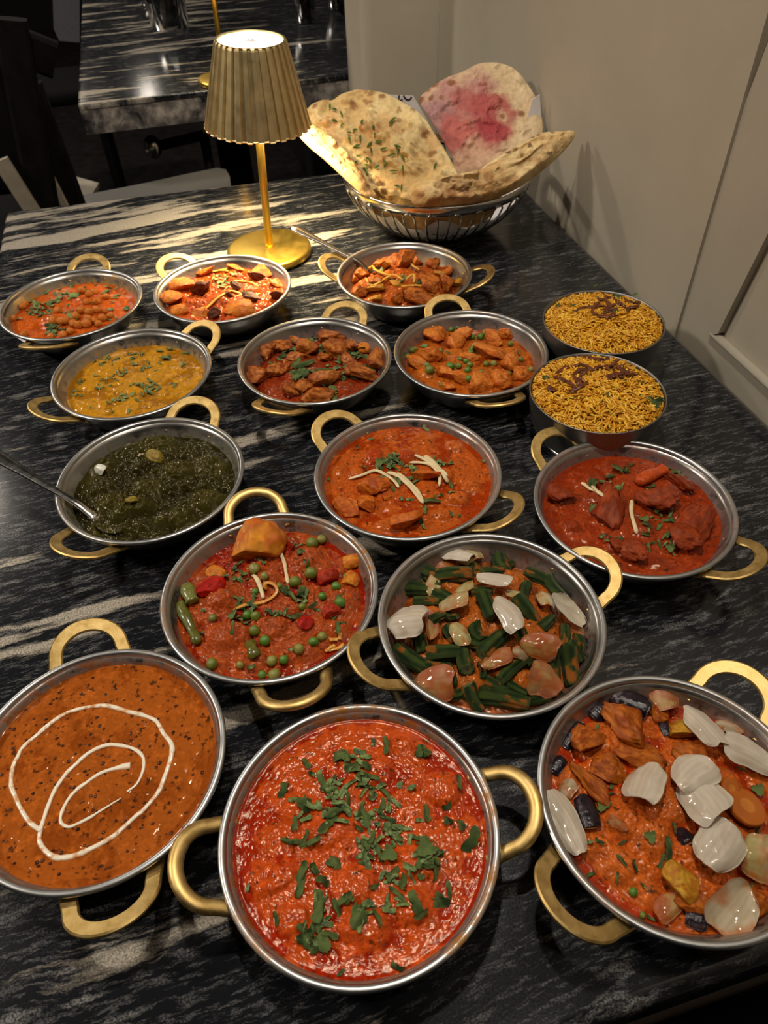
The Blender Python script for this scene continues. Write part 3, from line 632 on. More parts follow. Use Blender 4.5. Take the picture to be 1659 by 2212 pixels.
# thick folded flatbread along the front and wall side
tipR = onp(1238, 290, EV, .995); leR = U(893, 425, .104); plR = plane3(leR, tipR, (leR + tipR) / 2 + np.array([.012, .045, .050]))
def colR(cc, info):
    q = info['q']; k = sst(-.1, .45, fbm(q * np.array([60, 90]) + 3, 4, 77)) * .62; cc = cc * [.98, .90, .74]; cc = cc * (1 - k[:, None]) + np.array([.36, .16, .045]) * k[:, None]
    return spots(cc, info, [(1000, 420, 16, .6), (970, 424, 14, .6), (1050, 392, 14, .6), (1090, 400, 10, .5), (1150, 360, 10, .5), (1190, 330, 9, .5), (940, 410, 12, .4)], BRN)
PR = patch([(889, 428), (893, 404), (908, 394), (950, 386), (1000, 376), (1040, 366), (1080, 346), (1120, 344), (1160, 330), (1195, 300), (1222, 284), (1240, 286), (1236, 304), (1205, 340), (1165, 374), (1120, 406), (1070, 428), (1010, 442), (940, 446), (898, 444)], plR, .020, lambda q, r: .010 * (1 - r), 41, 50, 240, colR, .005, (1050, 404), .55, .003)
plI = (plR[0], plR[1] - .013)
def colI(cc, info): return spots(cc * [1, .95, .8], info, [(1094, 332, 7, .95), (1148, 296, 7, .95), (1160, 292, 6, .9), (1142, 318, 7, .8), (1106, 326, 8, .7), (1190, 288, 6, .6)], np.array(BRN) * .4)
PI_ = patch([(1040, 366), (1078, 338), (1100, 326), (1140, 302), (1170, 288), (1205, 284), (1228, 290), (1215, 320), (1170, 346), (1120, 366), (1070, 380)], plI, .008, None, 55, 30, 120, colI, .003, (1140, 330), .4, .002)
bread('folded_flatbread', 'thick browned flatbread folded along the wall side of the basket', [PR, PI_])
# ------------------------------------------------------------------ two-handled steel bowls
BH = .045
OUT = [(.0005, 0), (.050, 0), (.054, .0012), (.060, .0045), (.068, .0115), (.0755, .021), (.0815, .031), (.0855, .0385), (.0872, .0412)]
INN = [(.0845, .0415), (.0822, .0370), (.0782, .029), (.072, .0195), (.064, .0105), (.055, .0045), (.046, .003), (.0005, .003)]
IZ = np.array([p[1] for p in INN][::-1]); IR = np.array([p[0] for p in INN][::-1])
def rin(z): return float(np.interp(z, IZ, IR))
RIM = [(.0845, .0415), (.0853, .0438), (.0864, .0449), (.0880, .0450), (.0893, .0446), (.0900, .0436), (.0898, .0424), (.0888, .0414), (.0872, .0412), (.0845, .0415)]
def handle_path(n=64):
    pts = []
    for t in np.linspace(-1, 1, n):
        if abs(t) > .62:
            k = (abs(t) - .62) / .38; x = .0945 - .0165 * k; y = .0248 + .0032 * k
            y *= np.sign(t)
        else:
            a = t / .62 * math.pi / 2; x = .0945 + .0200 * math.cos(a); y = .0248 * math.sin(a)
        pts.append((x, y, .0335 + max(0, x - .078) * .44))
    return np.array(pts)
HP = handle_path(); HUP = np.array([-.40, 0, .916])
def handle_me(kind):
    sec = rrect(.0104, .0034, .3) if kind == 'flat' else circ(.0050, 12, .0036)
    V, Fs = sweep(HP, sec, up=HUP); return mesh('handle', V, Fs, M['brass'], smooth=kind != 'flat')
HANDLE = {k: handle_me(k) for k in ('flat', 'round')}
V, Fs = lathe([(.0792, .0265), (.0798, .0260), (.0842, .0352), (.0836, .0358), (.0792, .0265)], 18, -.40, .40); BRACKET = mesh('bracket', V, Fs, M['brass'])
V, Fs = lathe([(.0005, .0016), (.0016, .0012), (.0024, 0)], 12); RIVET = mesh('rivet', V, Fs, M['brass'])
def bowl(name, cx, cy, label, hang, kind, stain, sz, seed, sc=1.0):
    t = thing('balti_bowl', label, 'bowl', (cx, cy, 0), 0, 'two-handled steel bowls'); t.scale = (sc, sc, 1)
    prof = np.array(OUT + INN); V, Fs = lathe(prof, 96); n = len(prof)
    z = np.repeat(prof[:, 1], 96); inner = np.repeat(np.arange(n) >= len(OUT), 96)
    th = np.tile(np.linspace(0, 2 * np.pi, 96, endpoint=False), n)
    nz = fbm(np.c_[np.cos(th) * 2 + seed, np.sin(th) * 2, z * 30], 3, seed)
    al = np.where(inner, np.clip(1.15 - (z - sz) / .012 + nz * .8, 0, 1), 0)
    ob('body', mesh('body', V, Fs[0], M['steel'], np.c_[np.tile(stain, (len(V), 1)), al]), t)
    V, Fs = lathe(RIM, 128); m = len(RIM); th = np.tile(np.linspace(0, 2 * np.pi, 128, endpoint=False), m)
    al = sst(-.05, .35, fbm(np.c_[np.cos(th) * 1.3 + seed, np.sin(th) * 1.3], 3, seed + 4)) * (1.0 if kind == 'round' else .45)
    ob('rim', mesh('rim', V, Fs[0], M['steel_rim'], np.c_[np.tile(np.array(stain) * .6 + np.array([.45, .26, .05]) * .4, (len(V), 1)), al]), t)
    for a in hang:
        h = ob('handle', HANDLE[kind], t, None, (0, 0, a)); ob('bracket', BRACKET, h)
        for s in (-1, 1):
            r = ob('rivet', RIVET, h, (.0832 * math.cos(.31), s * .0832 * math.sin(.31), .0322)); r.rotation_euler = (0, math.radians(62), s * .31)
    return t
# ------------------------------------------------------------------ curries
class Dish:
    def __init__(s, key, cx, cy, what, level, base, oil, lumps=(), n=(1.0, .35, .12), mound=0., lumpcol=None, seed=0, res=(90, 280), mat='sauce', specks=0., tf=None, wrinkle=0., speckcol=(.03, .025, .01)):
        s.key, s.cx, s.cy, s.what, s.z0, s.seed = key, cx, cy, what, BH - level, seed
        s.R = rin(s.z0) + .0006; s.n = n; s.mound = mound; s.wr = wrinkle
        s.tf = tf or (lambda x, y: (x, y)); s.lumps = []
        for L in lumps:
            px, py = s.tf(L[0], L[1]); k = s.tf(1, 0)[0] - s.tf(0, 0)[0]
            p = U(px, py, s.z0 + .004); pm = pxm(p)
            d = s.imgdir(px, py, L[5] if len(L) > 5 else 0, s.z0)
            s.lumps.append((p[0] - cx, p[1] - cy, L[2] * k / pm, (L[3] if len(L) > 3 else L[2]) * k / pm * 1.15, (L[4] if len(L) > 4 else 5) * .001, math.atan2(d[1], d[0]), L[6] if len(L) > 6 else lumpcol))
        s.build(np.array(base), np.array(oil), res, mat, specks, np.array(speckcol))
    def imgdir(s, px, py, deg, z):
        a = U(px, py, z); b = U(px + 6 * math.cos(math.radians(deg)), py + 6 * math.sin(math.radians(deg)), z); d = (b - a)[:2]; return d / np.linalg.norm(d)
    def H(s, x, y, full=False):
        x = np.atleast_1d(np.asarray(x, float)); y = np.atleast_1d(np.asarray(y, float)); r = np.hypot(x, y)
        P = np.c_[x, y]; sd = s.seed * 13 + 1
        ef = 1 - sst(s.R * .86, s.R * .995, r)
        h = s.mound * np.clip(1 - (r / s.R) ** 2, 0, 1)
        f1 = fbm(P * 55, 3, sd); f2 = fbm(P * 210, 3, sd + 3, .6); f3 = fbm(P * 640, 2, sd + 7)
        h = h + (.0022 * s.n[0] * f1 + .0014 * s.n[1] * f2 + .0009 * s.n[2] * f3) * (.25 + .75 * ef)
        if s.wr:
            w = fbm(P * 60 + 9, 3, sd + 40); h = h + s.wr * (np.exp(-(w / .045) ** 2)) * ef
        wt = np.zeros((len(x), 3)); wa = np.zeros(len(x)); lh = np.zeros(len(x))
        for (lx, ly, a, b, hh, an, cl) in s.lumps:
            dx, dy = x - lx, y - ly; u = (dx * math.cos(an) + dy * math.sin(an)) / a; v = (-dx * math.sin(an) + dy * math.cos(an)) / b
            d = (abs(u) ** 2.6 + abs(v) ** 2.6) ** (1 / 2.6) + .30 * f1 + .16 * f2
            k = 1 - sst(.5, 1.02, d); kk = hh * k * (1 - .18 * (u * u + v * v)) * np.where(np.hypot(lx, ly) > s.R * .8, .7, 1)
            lh = np.maximum(lh, kk)
            if cl is not None:
                m = k > wa; wt[m] = cl; wa = np.maximum(wa, k)
        h = h + lh * (.3 + .7 * ef)
        h = h + .0006 * np.exp(-((r - s.R) / .0015) ** 2)
        return (h, f1, f2, f3, wt, wa, lh) if full else h
    def build(s, base, oil, res, mat, specks, speckcol):
        nr, na = res; rr = np.linspace(0, 1, nr) ** .75 * s.R; rr[0] = 1e-5; aa = np.linspace(0, 2 * np.pi, na, endpoint=False)
        x = (rr[:, None] * np.cos(aa)).ravel(); y = (rr[:, None] * np.sin(aa)).ravel()
        h, f1, f2, f3, wt, wa, lh = s.H(x, y, True)
        z = s.z0 + h
        lo = sst(.05, -.45, f1 + .5 * f2 + lh * 120 - .4 * (np.hypot(x, y) / s.R > .93)); c = base * (1 - lo[:, None]) + oil * lo[:, None]
        hi = sst(.15, .7, f2 + .4 * f3); c = c * (1 + .30 * hi[:, None])
        c = c * (1 - .75 * wa[:, None]) + wt * .75 * wa[:, None] * (1 + .35 * f2[:, None])
        if specks:
            k = sst(.62 - specks, .70 - specks, fbm(np.c_[x, y] * 330, 2, s.seed + 90)); c = c * (1 - .85 * k[:, None]) + speckcol * .85 * k[:, None]
        # closed under-side so the curry fills the bowl
        bz = [s.z0 - .004, s.z0 - .010, .006]; ring = []
        for b in bz:
            if b < .0045: continue
            q = rin(b) - .0004; ring.append(np.c_[q * np.cos(aa), q * np.sin(aa), np.full(na, b)])
        V = np.concatenate([np.c_[x, y, z]] + ring); cc = np.concatenate([c] + [np.tile(base, (na, 1))] * len(ring))
        f = grid_faces(nr + len(ring), na, True)[:, ::-1]
        s.o = ob('curry', mesh('curry', V, [f[:, ::-1]], M[mat], np.clip(cc, 0, 1)), None, (s.cx, s.cy, 0)); tag(s.o, s.what, 'curry')
    def at(s, x, y, raw=False):
        px, py = (x, y) if raw else s.tf(x, y); z = s.z0 + .003
        for _ in range(4):
            p = U(px, py, z); lx, ly = p[0] - s.cx, p[1] - s.cy; q = math.hypot(lx, ly)
            z = s.z0 + float(s.H(lx, ly)[0])
        if q > s.R * .97: lx *= s.R * .97 / q; ly *= s.R * .97 / q; z = s.z0 + float(s.H(lx, ly)[0])
        return np.array([lx + s.cx, ly + s.cy, z]), px, py
    def nrm(s, p):
        e = .003; x, y = p[0] - s.cx, p[1] - s.cy; h = s.H(np.array([x + e, x - e, x, x]), np.array([y, y, y + e, y - e]))
        n = np.array([-(h[0] - h[1]) / (2 * e), -(h[2] - h[3]) / (2 * e), 1]); n[:2] = np.clip(n[:2], -.8, .8); return n / np.linalg.norm(n)
    def where(s, p, fine=False):
        q = (proj(p) - proj((s.cx, s.cy, s.z0))) ; r = math.hypot(p[0] - s.cx, p[1] - s.cy) / s.R
        if r < .16: return 'at the exact middle' if not fine else 'just off the middle'
        a = math.degrees(math.atan2(q[0], -q[1])) % 360
        if fine:
            hh = int(a // 30) or 12; return ('near the middle at ' if r < .45 else 'halfway out at ' if r < .72 else 'by the rim at ') + 'half past ' + ['one', 'two', 'three', 'four', 'five', 'six', 'seven', 'eight', 'nine', 'ten', 'eleven', 'twelve'][hh - 1]
        h = int(round((math.degrees(math.atan2(q[0], -q[1])) % 360) / 30)) % 12 or 12
        return ('near the middle at ' if r < .45 else 'halfway out at ' if r < .72 else 'by the rim at ') + ['one', 'two', 'three', 'four', 'five', 'six', 'seven', 'eight', 'nine', 'ten', 'eleven', 'twelve'][h - 1] + " o'clock"
def tf(x0, y0, k): return lambda x, y: (x0 + x / k, y0 + y / k)
def frame(n, d, spin=0):
    """rotation matrix: x along d (projected), z along n"""
    x = np.array([d[0], d[1], 0.]); x = x - n * (x @ n); x /= np.linalg.norm(x); y = np.cross(n, x); return Matrix(((x[0], y[0], n[0]), (x[1], y[1], n[1]), (x[2], y[2], n[2])))
LABELS = {}
def put(name, me, D, x, y, deg, sx, sy, sz, label, cat, group=None, sink=0., tilt=(0, 0), up=None, uniq=True, raw=False):
    """lay one piece on the curry at a picture-measured spot: sizes in metres"""
    p, px, py = D.at(x, y, raw); n = D.nrm(p) if up is None else np.array(up)
    d = D.imgdir(px, py, deg, p[2]); R_ = frame(n, d).to_4x4()
    T = Matrix.Rotation(tilt[0], 4, 'X') @ Matrix.Rotation(tilt[1], 4, 'Y')
    o = ob(name, me); o.matrix_world = Matrix.Translation(Vector(p + n * (-sink))) @ R_ @ T @ Matrix.Diagonal((sx, sy, sz, 1))
    if uniq:
        l = label + ', ' + D.where(p)
        if l in LABELS: l = label + ', ' + D.where(p, True)
        if l in LABELS: l += ', outermost' if math.hypot(p[0] - D.cx, p[1] - D.cy) > D.R * .86 else ', innermost'
        LABELS[l] = 1
        label = l
    tag(o, label, cat, group); return o
# ---- piece shapes, unit sized (x length, y width, z height; base at z = 0 unless said)
def chunk_me(seed, c1, c2, sub=4, planes=9, rough=.10, name='meat_piece', mat='chunk'):
    V, Fc = ICO[sub]; V = V.copy(); rs = np.random.RandomState(seed)
    for _ in range(planes):
        n = rs.normal(size=3); n /= np.linalg.norm(n); d = rs.uniform(.42, .80); V = V - np.maximum(0, V @ n - d)[:, None] * n
    nn = fbm(V * 2.0 + seed, 3, seed); n2 = fbm(V * 5.5 + seed, 3, seed + 1, .6); n3 = fbm(V * 14 + seed, 2, seed + 5)
    fib = fbm(V * np.array([3, 16, 3]) + seed, 3, seed + 2)
    V = V * (1 + rough * 1.5 * nn + rough * 1.0 * n2 + rough * .40 * n3 + rough * .4 * fib)[:, None]
    k = sst(-.35, .40, .7 * nn + .6 * fib + .7 * n2); c = np.array(c1) * (1 - k[:, None]) + np.array(c2) * k[:, None]; c = c * (1 + .45 * n3[:, None])
    return mesh(name, V * .5 / .8, Fc, M[mat], np.clip(c, 0, 1))
def pea_me(seed, c, dent=.12, name='pea', mat='pea', sub=3, beak=0.):
    V, Fc = ICO[sub]; V = V.copy(); rs = np.random.RandomState(seed)
    for _ in range(2):
        n = rs.normal(size=3); n /= np.linalg.norm(n); k = np.exp(-((V @ n - 1) / .25) ** 2); V = V * (1 - dent * k)[:, None]
    if beak:
        n = np.array([.9, .1, .3]); n /= np.linalg.norm(n); k = np.exp(-((V @ n - 1) / .06) ** 2); V = V * (1 + beak * k)[:, None]; g = np.exp(-(V[:, 1] / .12) ** 2) * (V[:, 0] < .3); V = V * (1 - .10 * g)[:, None]
    nn = fbm(V * 2 + seed, 3, seed); V = V * (1 + .04 * nn)[:, None]; c = np.array(c) * (1 + .3 * nn[:, None]); return mesh(name, V * .5, Fc, M[mat], np.clip(c, 0, 1))
def petal_me(seed, cA, cB, sauce=None, amt=0., concave=False, name='onion_petal'):
    """one curved layer of cooked onion, veined along its length"""
    rs = np.random.RandomState(seed); nx, ny = 22, 20
    u, v = np.meshgrid(np.linspace(-1, 1, nx), np.linspace(-1, 1, ny), indexing='ij'); u, v = u.ravel(), v.ravel()
    a = 3.0 + rs.uniform(0, 2.); t1 = rs.uniform(-.22, .22); t2 = rs.uniform(-.16, .16)
    wid = (1 - .34 * abs(u) ** a) * (1 + t1 * u); ln = 1 - .14 * abs(v) ** 3 + t2 * v
    x = .5 * u * ln + .05 * fbm(np.c_[v * 1.3, u * 0 + seed], 2, seed); y = .5 * v * wid + .05 * fbm(np.c_[u * 1.3, v * 0 + seed + 5], 2, seed + 1)
    arch = .32 * (1 - (v * .95) ** 2) + rs.uniform(-.12, .26) * (1 - u * u); arch = arch if not concave else .52 - arch
    z = arch + .04 * fbm(np.c_[u * 2, v * 2 + seed], 2, seed + 2) + .05 * fbm(np.c_[v * 1.5, u * 1.5 + seed], 2, seed + 11)
    th = .085 * (1 - .5 * np.maximum(abs(u), abs(v)) ** 4)
    T = np.c_[x, y, z]; B = np.c_[x * .985, y * .985, z - th]
    st = .55 + .22 * np.sin(v * 22 + seed) + .6 * fbm(np.c_[u * 1.2, v * 2.5], 3, seed + 3); st = np.clip(st, 0, 1)
    c = np.array(cA) * (1 - st[:, None]) + np.array(cB) * st[:, None]
    if sauce is not None:
        k = sst(.55 - amt, .95 - amt, .5 + .5 * fbm(np.c_[u * 1.6, v * 1.6 + seed], 3, seed + 7) + .25 * np.maximum(abs(u), abs(v)) ** 3)[:, None]; c = c * (1 - k * .9) + np.array(sauce) * k * .9
    f = grid_faces(nx, ny); n = nx * ny; g = np.arange(n).reshape(nx, ny); bd = np.concatenate([g[:-1, 0], g[-1, :-1], g[:0:-1, -1], g[0, :0:-1]])
    side = np.stack([bd, np.roll(bd, -1), np.roll(bd, -1) + n, bd + n], -1)
    return mesh(name, np.concatenate([T, B]), [f, f[:, ::-1] + n, side[:, ::-1]], M['onion'], np.clip(np.concatenate([c, c]), 0, 1))
def okra_me(seed, sauce=(.42, .12, .015)):
    rs = np.random.RandomState(seed); nx, na = 26, 40; t = np.linspace(0, 1, nx); a = np.linspace(0, 2 * np.pi, na, endpoint=False); ph = rs.uniform(0, 1.2)
    rad = .5 * (1 - .10 * np.cos(5 * a + ph) ** 2 * 1.2 + .05 * np.cos(5 * a + ph)); V = []; C = []
    gd = np.array([.013, .034, .008]); gl = np.array([.075, .115, .020]); bend = rs.uniform(-.22, .22); tp = rs.uniform(.02, .34)
    for i, q in enumerate(t):
        e = 1 - .12 * np.exp(-q / .05) - .12 * np.exp(-(1 - q) / .05); r = rad * e * (1 - tp * q)
        V.append(np.c_[np.full(na, q - .5), r * np.cos(a) + bend * (q - .5) ** 2 * 4, r * np.sin(a)])
    V = np.concatenate(V); nz = fbm(V * [5, 5, 5] + seed, 4, seed); k = np.tile(.5 + .5 * np.cos(5 * a + ph), nx); k = np.clip(k * .7 + .5 * nz, 0, 1)
    C = gd * (1 - k[:, None]) + gl * k[:, None]; sk = sst(.28, .5, fbm(V * 3 + seed + 4, 3, seed + 8)); C = C * (1 - .85 * sk[:, None]) + np.array(sauce) * .85 * sk[:, None]
    V[:, 1:] *= (1 + .05 * nz)[:, None]
    caps = []; fl = [grid_faces(nx, na, True)]; Vs = [V]; Cs = [C]; n = len(V)
    for end, sgn in ((0, -1), (nx - 1, 1)):
        ring = V[end * na:(end + 1) * na]; c0 = ring.mean(0)
        for sc, col in ((.72, (.16, .21, .07)), (.40, (.22, .24, .10)), (.02, (.05, .06, .02))): Vs.append(c0 + (ring - c0) * sc + np.array([-sgn * .02 * (1 - sc), 0, 0])); Cs.append(np.tile(col, (na, 1)))
        j = np.arange(na); prev = end * na + j
        for q in range(3):
            cur = n + q * na + j; f = np.stack([prev, np.roll(prev, -1), np.roll(cur, -1), cur], -1); fl.append(f if sgn < 0 else f[:, ::-1]); prev = cur
        n += 3 * na
    fl[0] = fl[0][:, ::-1]; fl = [f[:, ::-1] for f in fl]
    return mesh('okra_piece', np.concatenate(Vs), fl, M['okra'], np.clip(np.concatenate(Cs), 0, 1))
def skin_me(seed, name='aubergine_piece'):
    """aubergine cut with glossy dark skin on top and oily flesh below"""
    rs = np.random.RandomState(seed); nx, ny = 24, 18; u, v = np.meshgrid(np.linspace(-1, 1, nx), np.linspace(-1, 1, ny), indexing='ij'); u, v = u.ravel(), v.ravel()
    x = .5 * u * (1 - .10 * v * v) ; y = .5 * v * (1 - .14 * u * u + rs.uniform(-.15, .15) * u); z = .62 * (1 - .75 * v * v) + .10 * (1 - u * u) + .05 * fbm(np.c_[u * 2, v * 2] + seed, 3, seed) + .016 * np.sin(u * 17 + seed)
    e = np.maximum(abs(u), abs(v)) ** 6; z = z - .10 * e
    T = np.c_[x, y, z]; B = np.c_[x * .92, y * .92, z * .15 - .16]; nz = fbm(np.c_[u * 2, v * 5] + seed, 3, seed + 2)
    c = np.array([.010, .006, .010]) * (1 - sst(.1, .6, nz)[:, None]) + np.array([.035, .014, .022]) * sst(.1, .6, nz)[:, None]
    f = grid_faces(nx, ny); n = nx * ny; g = np.arange(n).reshape(nx, ny); bd = np.concatenate([g[:-1, 0], g[-1, :-1], g[:0:-1, -1], g[0, :0:-1]]); side = np.stack([bd, np.roll(bd, -1), np.roll(bd, -1) + n, bd + n], -1)
    return mesh(name, np.concatenate([T, B]), [f, f[:, ::-1] + n, side[:, ::-1]], M['aubergine'], np.concatenate([c, np.tile((.34, .15, .03), (n, 1))]))
def disc_me(seed, c1, c2, name='carrot_slice'):
    rs = np.random.RandomState(seed); a = np.linspace(0, 2 * np.pi, 40, endpoint=False); r0_ = .5 * (1 + .04 * np.cos(a * 2 + seed) + .03 * fbm(np.c_[np.cos(a), np.sin(a)] * 2 + seed, 2, seed)); rings = []; cs = []
    for k, z, c in ((.02, .96, c2), (.35, .97, c2), (.42, 1.0, c1), (.85, 1.0, c1), (.97, .9, c1), (1., .7, c1), (1., .25, c1), (.95, 0, c1), (.02, 0, c1)): rings.append(np.c_[r0_ * k * np.cos(a), r0_ * k * np.sin(a), np.full(40, z * 1.0)]); cs.append(np.tile(c, (40, 1)))
    return mesh(name, np.concatenate(rings), grid_faces(9, 40, True), M['chunk'], np.concatenate(cs))
def leaf_me(seed, kind, light=0.):
    """coriander: 'leaf' = lobed and toothed, 'shred' = chopped strip, 'bit' = small scrap"""
    rs = np.random.RandomState(seed); g1 = np.array([.022, .048, .012]) * (1 + light); g2 = np.array([.20, .275, .085]) * (1 + light)
    if kind == 'leaf':
        pts = []
        for k in range(33):
            a = math.radians(-160 + 320 * k / 32); lobe = .62 + .38 * abs(math.cos(1.5 * a + .2 * rs.uniform(-1, 1))) ; tooth = 1 - .13 * (k % 2) + .05 * rs.uniform(-1, 1); rr = .52 * lobe * tooth * (1 - .45 * max(0, (abs(a) - 2.0) / .8)); pts.append((-.1 + rr * 1.05 * math.cos(a), rr * math.sin(a)))
        pts.append((-.5, -.03)); pts.append((-.5, .03)); P = np.array(pts); C = np.array([-.12, 0])
        rings = [C + (P - C) * k for k in (.02, .35, .7, 1)]; m = len(P); q = np.concatenate(rings); F_ = [grid_faces(4, m, True)]
    else:
        n = 9; w = .5 if kind == 'bit' else .5; t = np.linspace(-.5, .5, n); cv = rs.uniform(-.25, .25); e1 = (.30 + .20 * rs.rand(n)) * np.where(abs(t) > .45, .5, 1); e2 = (.30 + .20 * rs.rand(n)) * np.where(abs(t) > .45, .5, 1)
        mid = cv * (t * 2) ** 2; q = np.concatenate([np.c_[t, mid + e1], np.c_[t, mid], np.c_[t, mid - e2]]); m = n; F_ = [grid_faces(3, n)[:, ::-1]]
    x, y = q[:, 0], q[:, 1]; b1, b2, b3 = rs.uniform(-.5, .5, 3)
    z = .18 + .5 * b1 * (x * 2) ** 2 * .5 + .9 * b2 * abs(y) * 1.4 + .30 * np.sin(x * 7 + seed) * b3 + .08 * fbm(q * 3 + seed, 2, seed)
    V = np.c_[x, y, z]; k = np.clip(.42 + 1.1 * fbm(q * 2.5 + seed, 3, seed) + rs.uniform(-.15, .2) + .25 * (abs(y) < .03), 0, 1); c = g1 * (1 - k[:, None]) + g2 * k[:, None]
    N = len(V); f = F_[0]
    return mesh('coriander_leaf', np.concatenate([V, V - [0, 0, .035]]), [f[:, ::-1] if kind == 'leaf' else f[:, ::-1], (f if kind == 'leaf' else f) + N], M['herb'], np.concatenate([c, c * .8]))
LEAF = {k: [leaf_me(i * 7 + len(k), k) for i in range(7)] for k in ('leaf', 'shred', 'bit')}
LEAFL = {k: [leaf_me(i * 7 + len(k) + 70, k, .9) for i in range(5)] for k in ('leaf', 'shred', 'bit')}
def herbs(D, pts, desc, L=(.0055, .0100), W=(.0026, .0042), light=False, group=None, solo=20.5):
    """pieces that show large are things of their own; the scraps too small to pick apart join the curry as one stuff part"""
    rs = random.Random(D.seed + len(pts)); lib = LEAFL if light else LEAF; small = []
    for q in pts:
        x, y = q[0], q[1]; kind = q[2] if len(q) > 2 else ('shred' if rs.random() < .72 else 'bit'); s = (q[3] if len(q) > 3 else 1) * 1.16
        l = rs.uniform(*L) * s; w = rs.uniform(*W) * s
        if kind == 'leaf': l *= 1.35; w = l * .9
        if kind == 'bit': l *= .65; w *= .85
        deg = q[4] if len(q) > 4 else rs.uniform(0, 180); sink = -rs.uniform(.0001, .0018); tl = (rs.uniform(-.35, .35), rs.uniform(-.35, .35)); me = rs.choice(lib[kind]); p, _, _ = D.at(x, y)
        if l * pxm(p) >= solo: put('coriander_leaf', me, D, x, y, deg, l, w, (l + w) * .34, desc, 'herb', group or desc, sink=sink, tilt=tl)
        else:
            n = D.nrm(p); a = math.radians(deg); T = Matrix.Translation(Vector(p + n * (-sink) - np.array([D.cx, D.cy, 0]))) @ frame(n, (math.cos(a), math.sin(a))).to_4x4() @ Matrix.Rotation(tl[0], 4, 'X') @ Matrix.Rotation(tl[1], 4, 'Y') @ Matrix.Diagonal((l, w, (l + w) * .34, 1))
            T = np.array(T); V = np.empty(len(me.vertices) * 3); me.vertices.foreach_get('co', V); V = V.reshape(-1, 3); cc = np.empty(len(V) * 4); me.color_attributes['Col'].data.foreach_get('color', cc)
            small.append((V @ T[:3, :3].T + T[:3, 3], [np.array([pl.vertices[:] for pl in me.polygons])], cc.reshape(-1, 4)))
    if small:
        V, Fs, Cc = join(small); o = ob('coriander_scraps', mesh('coriander_scraps', V, Fs, M['herb'], Cc), D.o); o['kind'] = 'stuff'
def extra(D, centres, n, spread, L, W, light=False):
    rs = random.Random(D.seed * 3 + n); pts = []
    for _ in range(n):
        c = rs.choice(centres); pts.append((c[0] + rs.gauss(0, spread), c[1] + rs.gauss(0, spread)))
    herbs(D, pts, 'x', L=L, W=W, light=light, solo=1e9)
def strip(D, path, w, desc, cat='ginger', name='ginger_strip', col=((.62, .47, .24), (.80, .68, .42)), lift=.0012, mat='ginger', group=None, flat=.55, n=22):
    """a thin strip lying over the curry along a measured path"""
    P = []
    for x, y in path: p, _, _ = D.at(x, y); P.append(p)
    P = smooth_path(P, n); hz = np.array([D.z0 + float(D.H(p[0] - D.cx, p[1] - D.cy)[0]) for p in P])
    zz = np.maximum(P[:, 2], hz); k = np.ones(5) / 5; zz = np.maximum(np.convolve(np.pad(zz, 2, 'edge'), k, 'valid'), hz - w * .3); P[:, 2] = zz + lift
    t = np.linspace(0, 1, n); tp = np.clip(np.minimum(t, 1 - t) * 8 + .35, 0, 1) * (1 + .12 * np.sin(t * 9 + path[0][0]))
    org = P.mean(0); V, Fs = sweep(P - org, rrect(w, w * flat, .3), taper=tp); a = np.clip(.5 + .6 * fbm(V * 300, 3, int(path[0][0])), 0, 1)[:, None]
    o = ob(name, mesh(name, V, Fs, M[mat], np.array(col[0]) * (1 - a) + np.array(col[1]) * a), None, org); pm = P[len(P) // 2]
    l = desc + ', ' + D.where(pm); return tag(o, l, cat, group)
# ------------------------------------------------------------------ the dishes
c_ = S2L
CH = lambda n, s0, c1, c2, **k: [chunk_me(s0 + i, c_(c1), c_(c2), **k) for i in range(n)]
CHICK = CH(5, 10, '#d0701f', '#b04a12', name='chicken_piece'); CHICKD = CH(6, 20, '#c27431', '#84340f', name='chicken_piece', rough=.19, planes=12)
POT = CH(4, 30, '#d98a2a', '#c4601a', planes=6, rough=.07, name='potato_piece'); LAMB = CH(5, 40, '#6e2f16', '#3d170b', name='meat_piece')
TOM = CH(3, 50, '#b8331a', '#8e1a0a', planes=4, name='tomato_piece'); ORNG = CH(7, 60, '#c87028', '#8f3f12', name='meat_piece', rough=.16)
REDP = CH(2, 70, '#c01a10', '#99100a', planes=4, rough=.05, name='pepper_piece'); PANEER = CH(5, 80, '#dc8232', '#b85416', planes=11, name='paneer_piece')
AUBF = CH(5, 90, '#b8641e', '#8c3c12', planes=8, rough=.12, name='aubergine_piece'); SAAGP = CH(2, 120, '#9a8430', '#5c4f18', planes=5, name='potato_piece'); SAAGL = CH(3, 100, '#4a4216', '#2c290d', planes=3, rough=.14, name='potato_piece')
YELP = CH(3, 110, '#c9962f', '#b06a1c', planes=9, rough=.05, name='potato_piece')
PEA = [pea_me(i, S2L('#6a7423')) for i in range(3)] + [pea_me(9, S2L('#4f7a1e')), pea_me(12, S2L('#838036'))]
CPEA = [pea_me(30 + i, S2L('#c4712a'), .03, 'chickpea', 'chunk', 4, .14) for i in range(4)]
def sz(D, x, y, px):
    k = D.tf(1, 0)[0] - D.tf(0, 0)[0]; p, _, _ = D.at(x, y); return px * k / pxm(p)
def pieces(D, lib, name, cat, label, L, group, hk=.8, sink=.30, seed=0, grow=1.0):
    rs = random.Random(D.seed + seed)
    for q in L:
        x, y, a = q[0], q[1], q[2] * grow; b = q[3] * grow if len(q) > 3 else a; deg = q[4] if len(q) > 4 else rs.uniform(0, 90)
        sx, sy = sz(D, x, y, a), sz(D, x, y, b) * 1.1; s3 = min(sx, sy) * hk
        put(name, rs.choice(lib), D, x, y, deg, sx, sy, s3, label, cat, group, sink=s3 * (sink - .5) * -1 * -1 if False else -s3 * (.5 - sink), tilt=(rs.uniform(-.25, .25), rs.uniform(-.25, .25)))
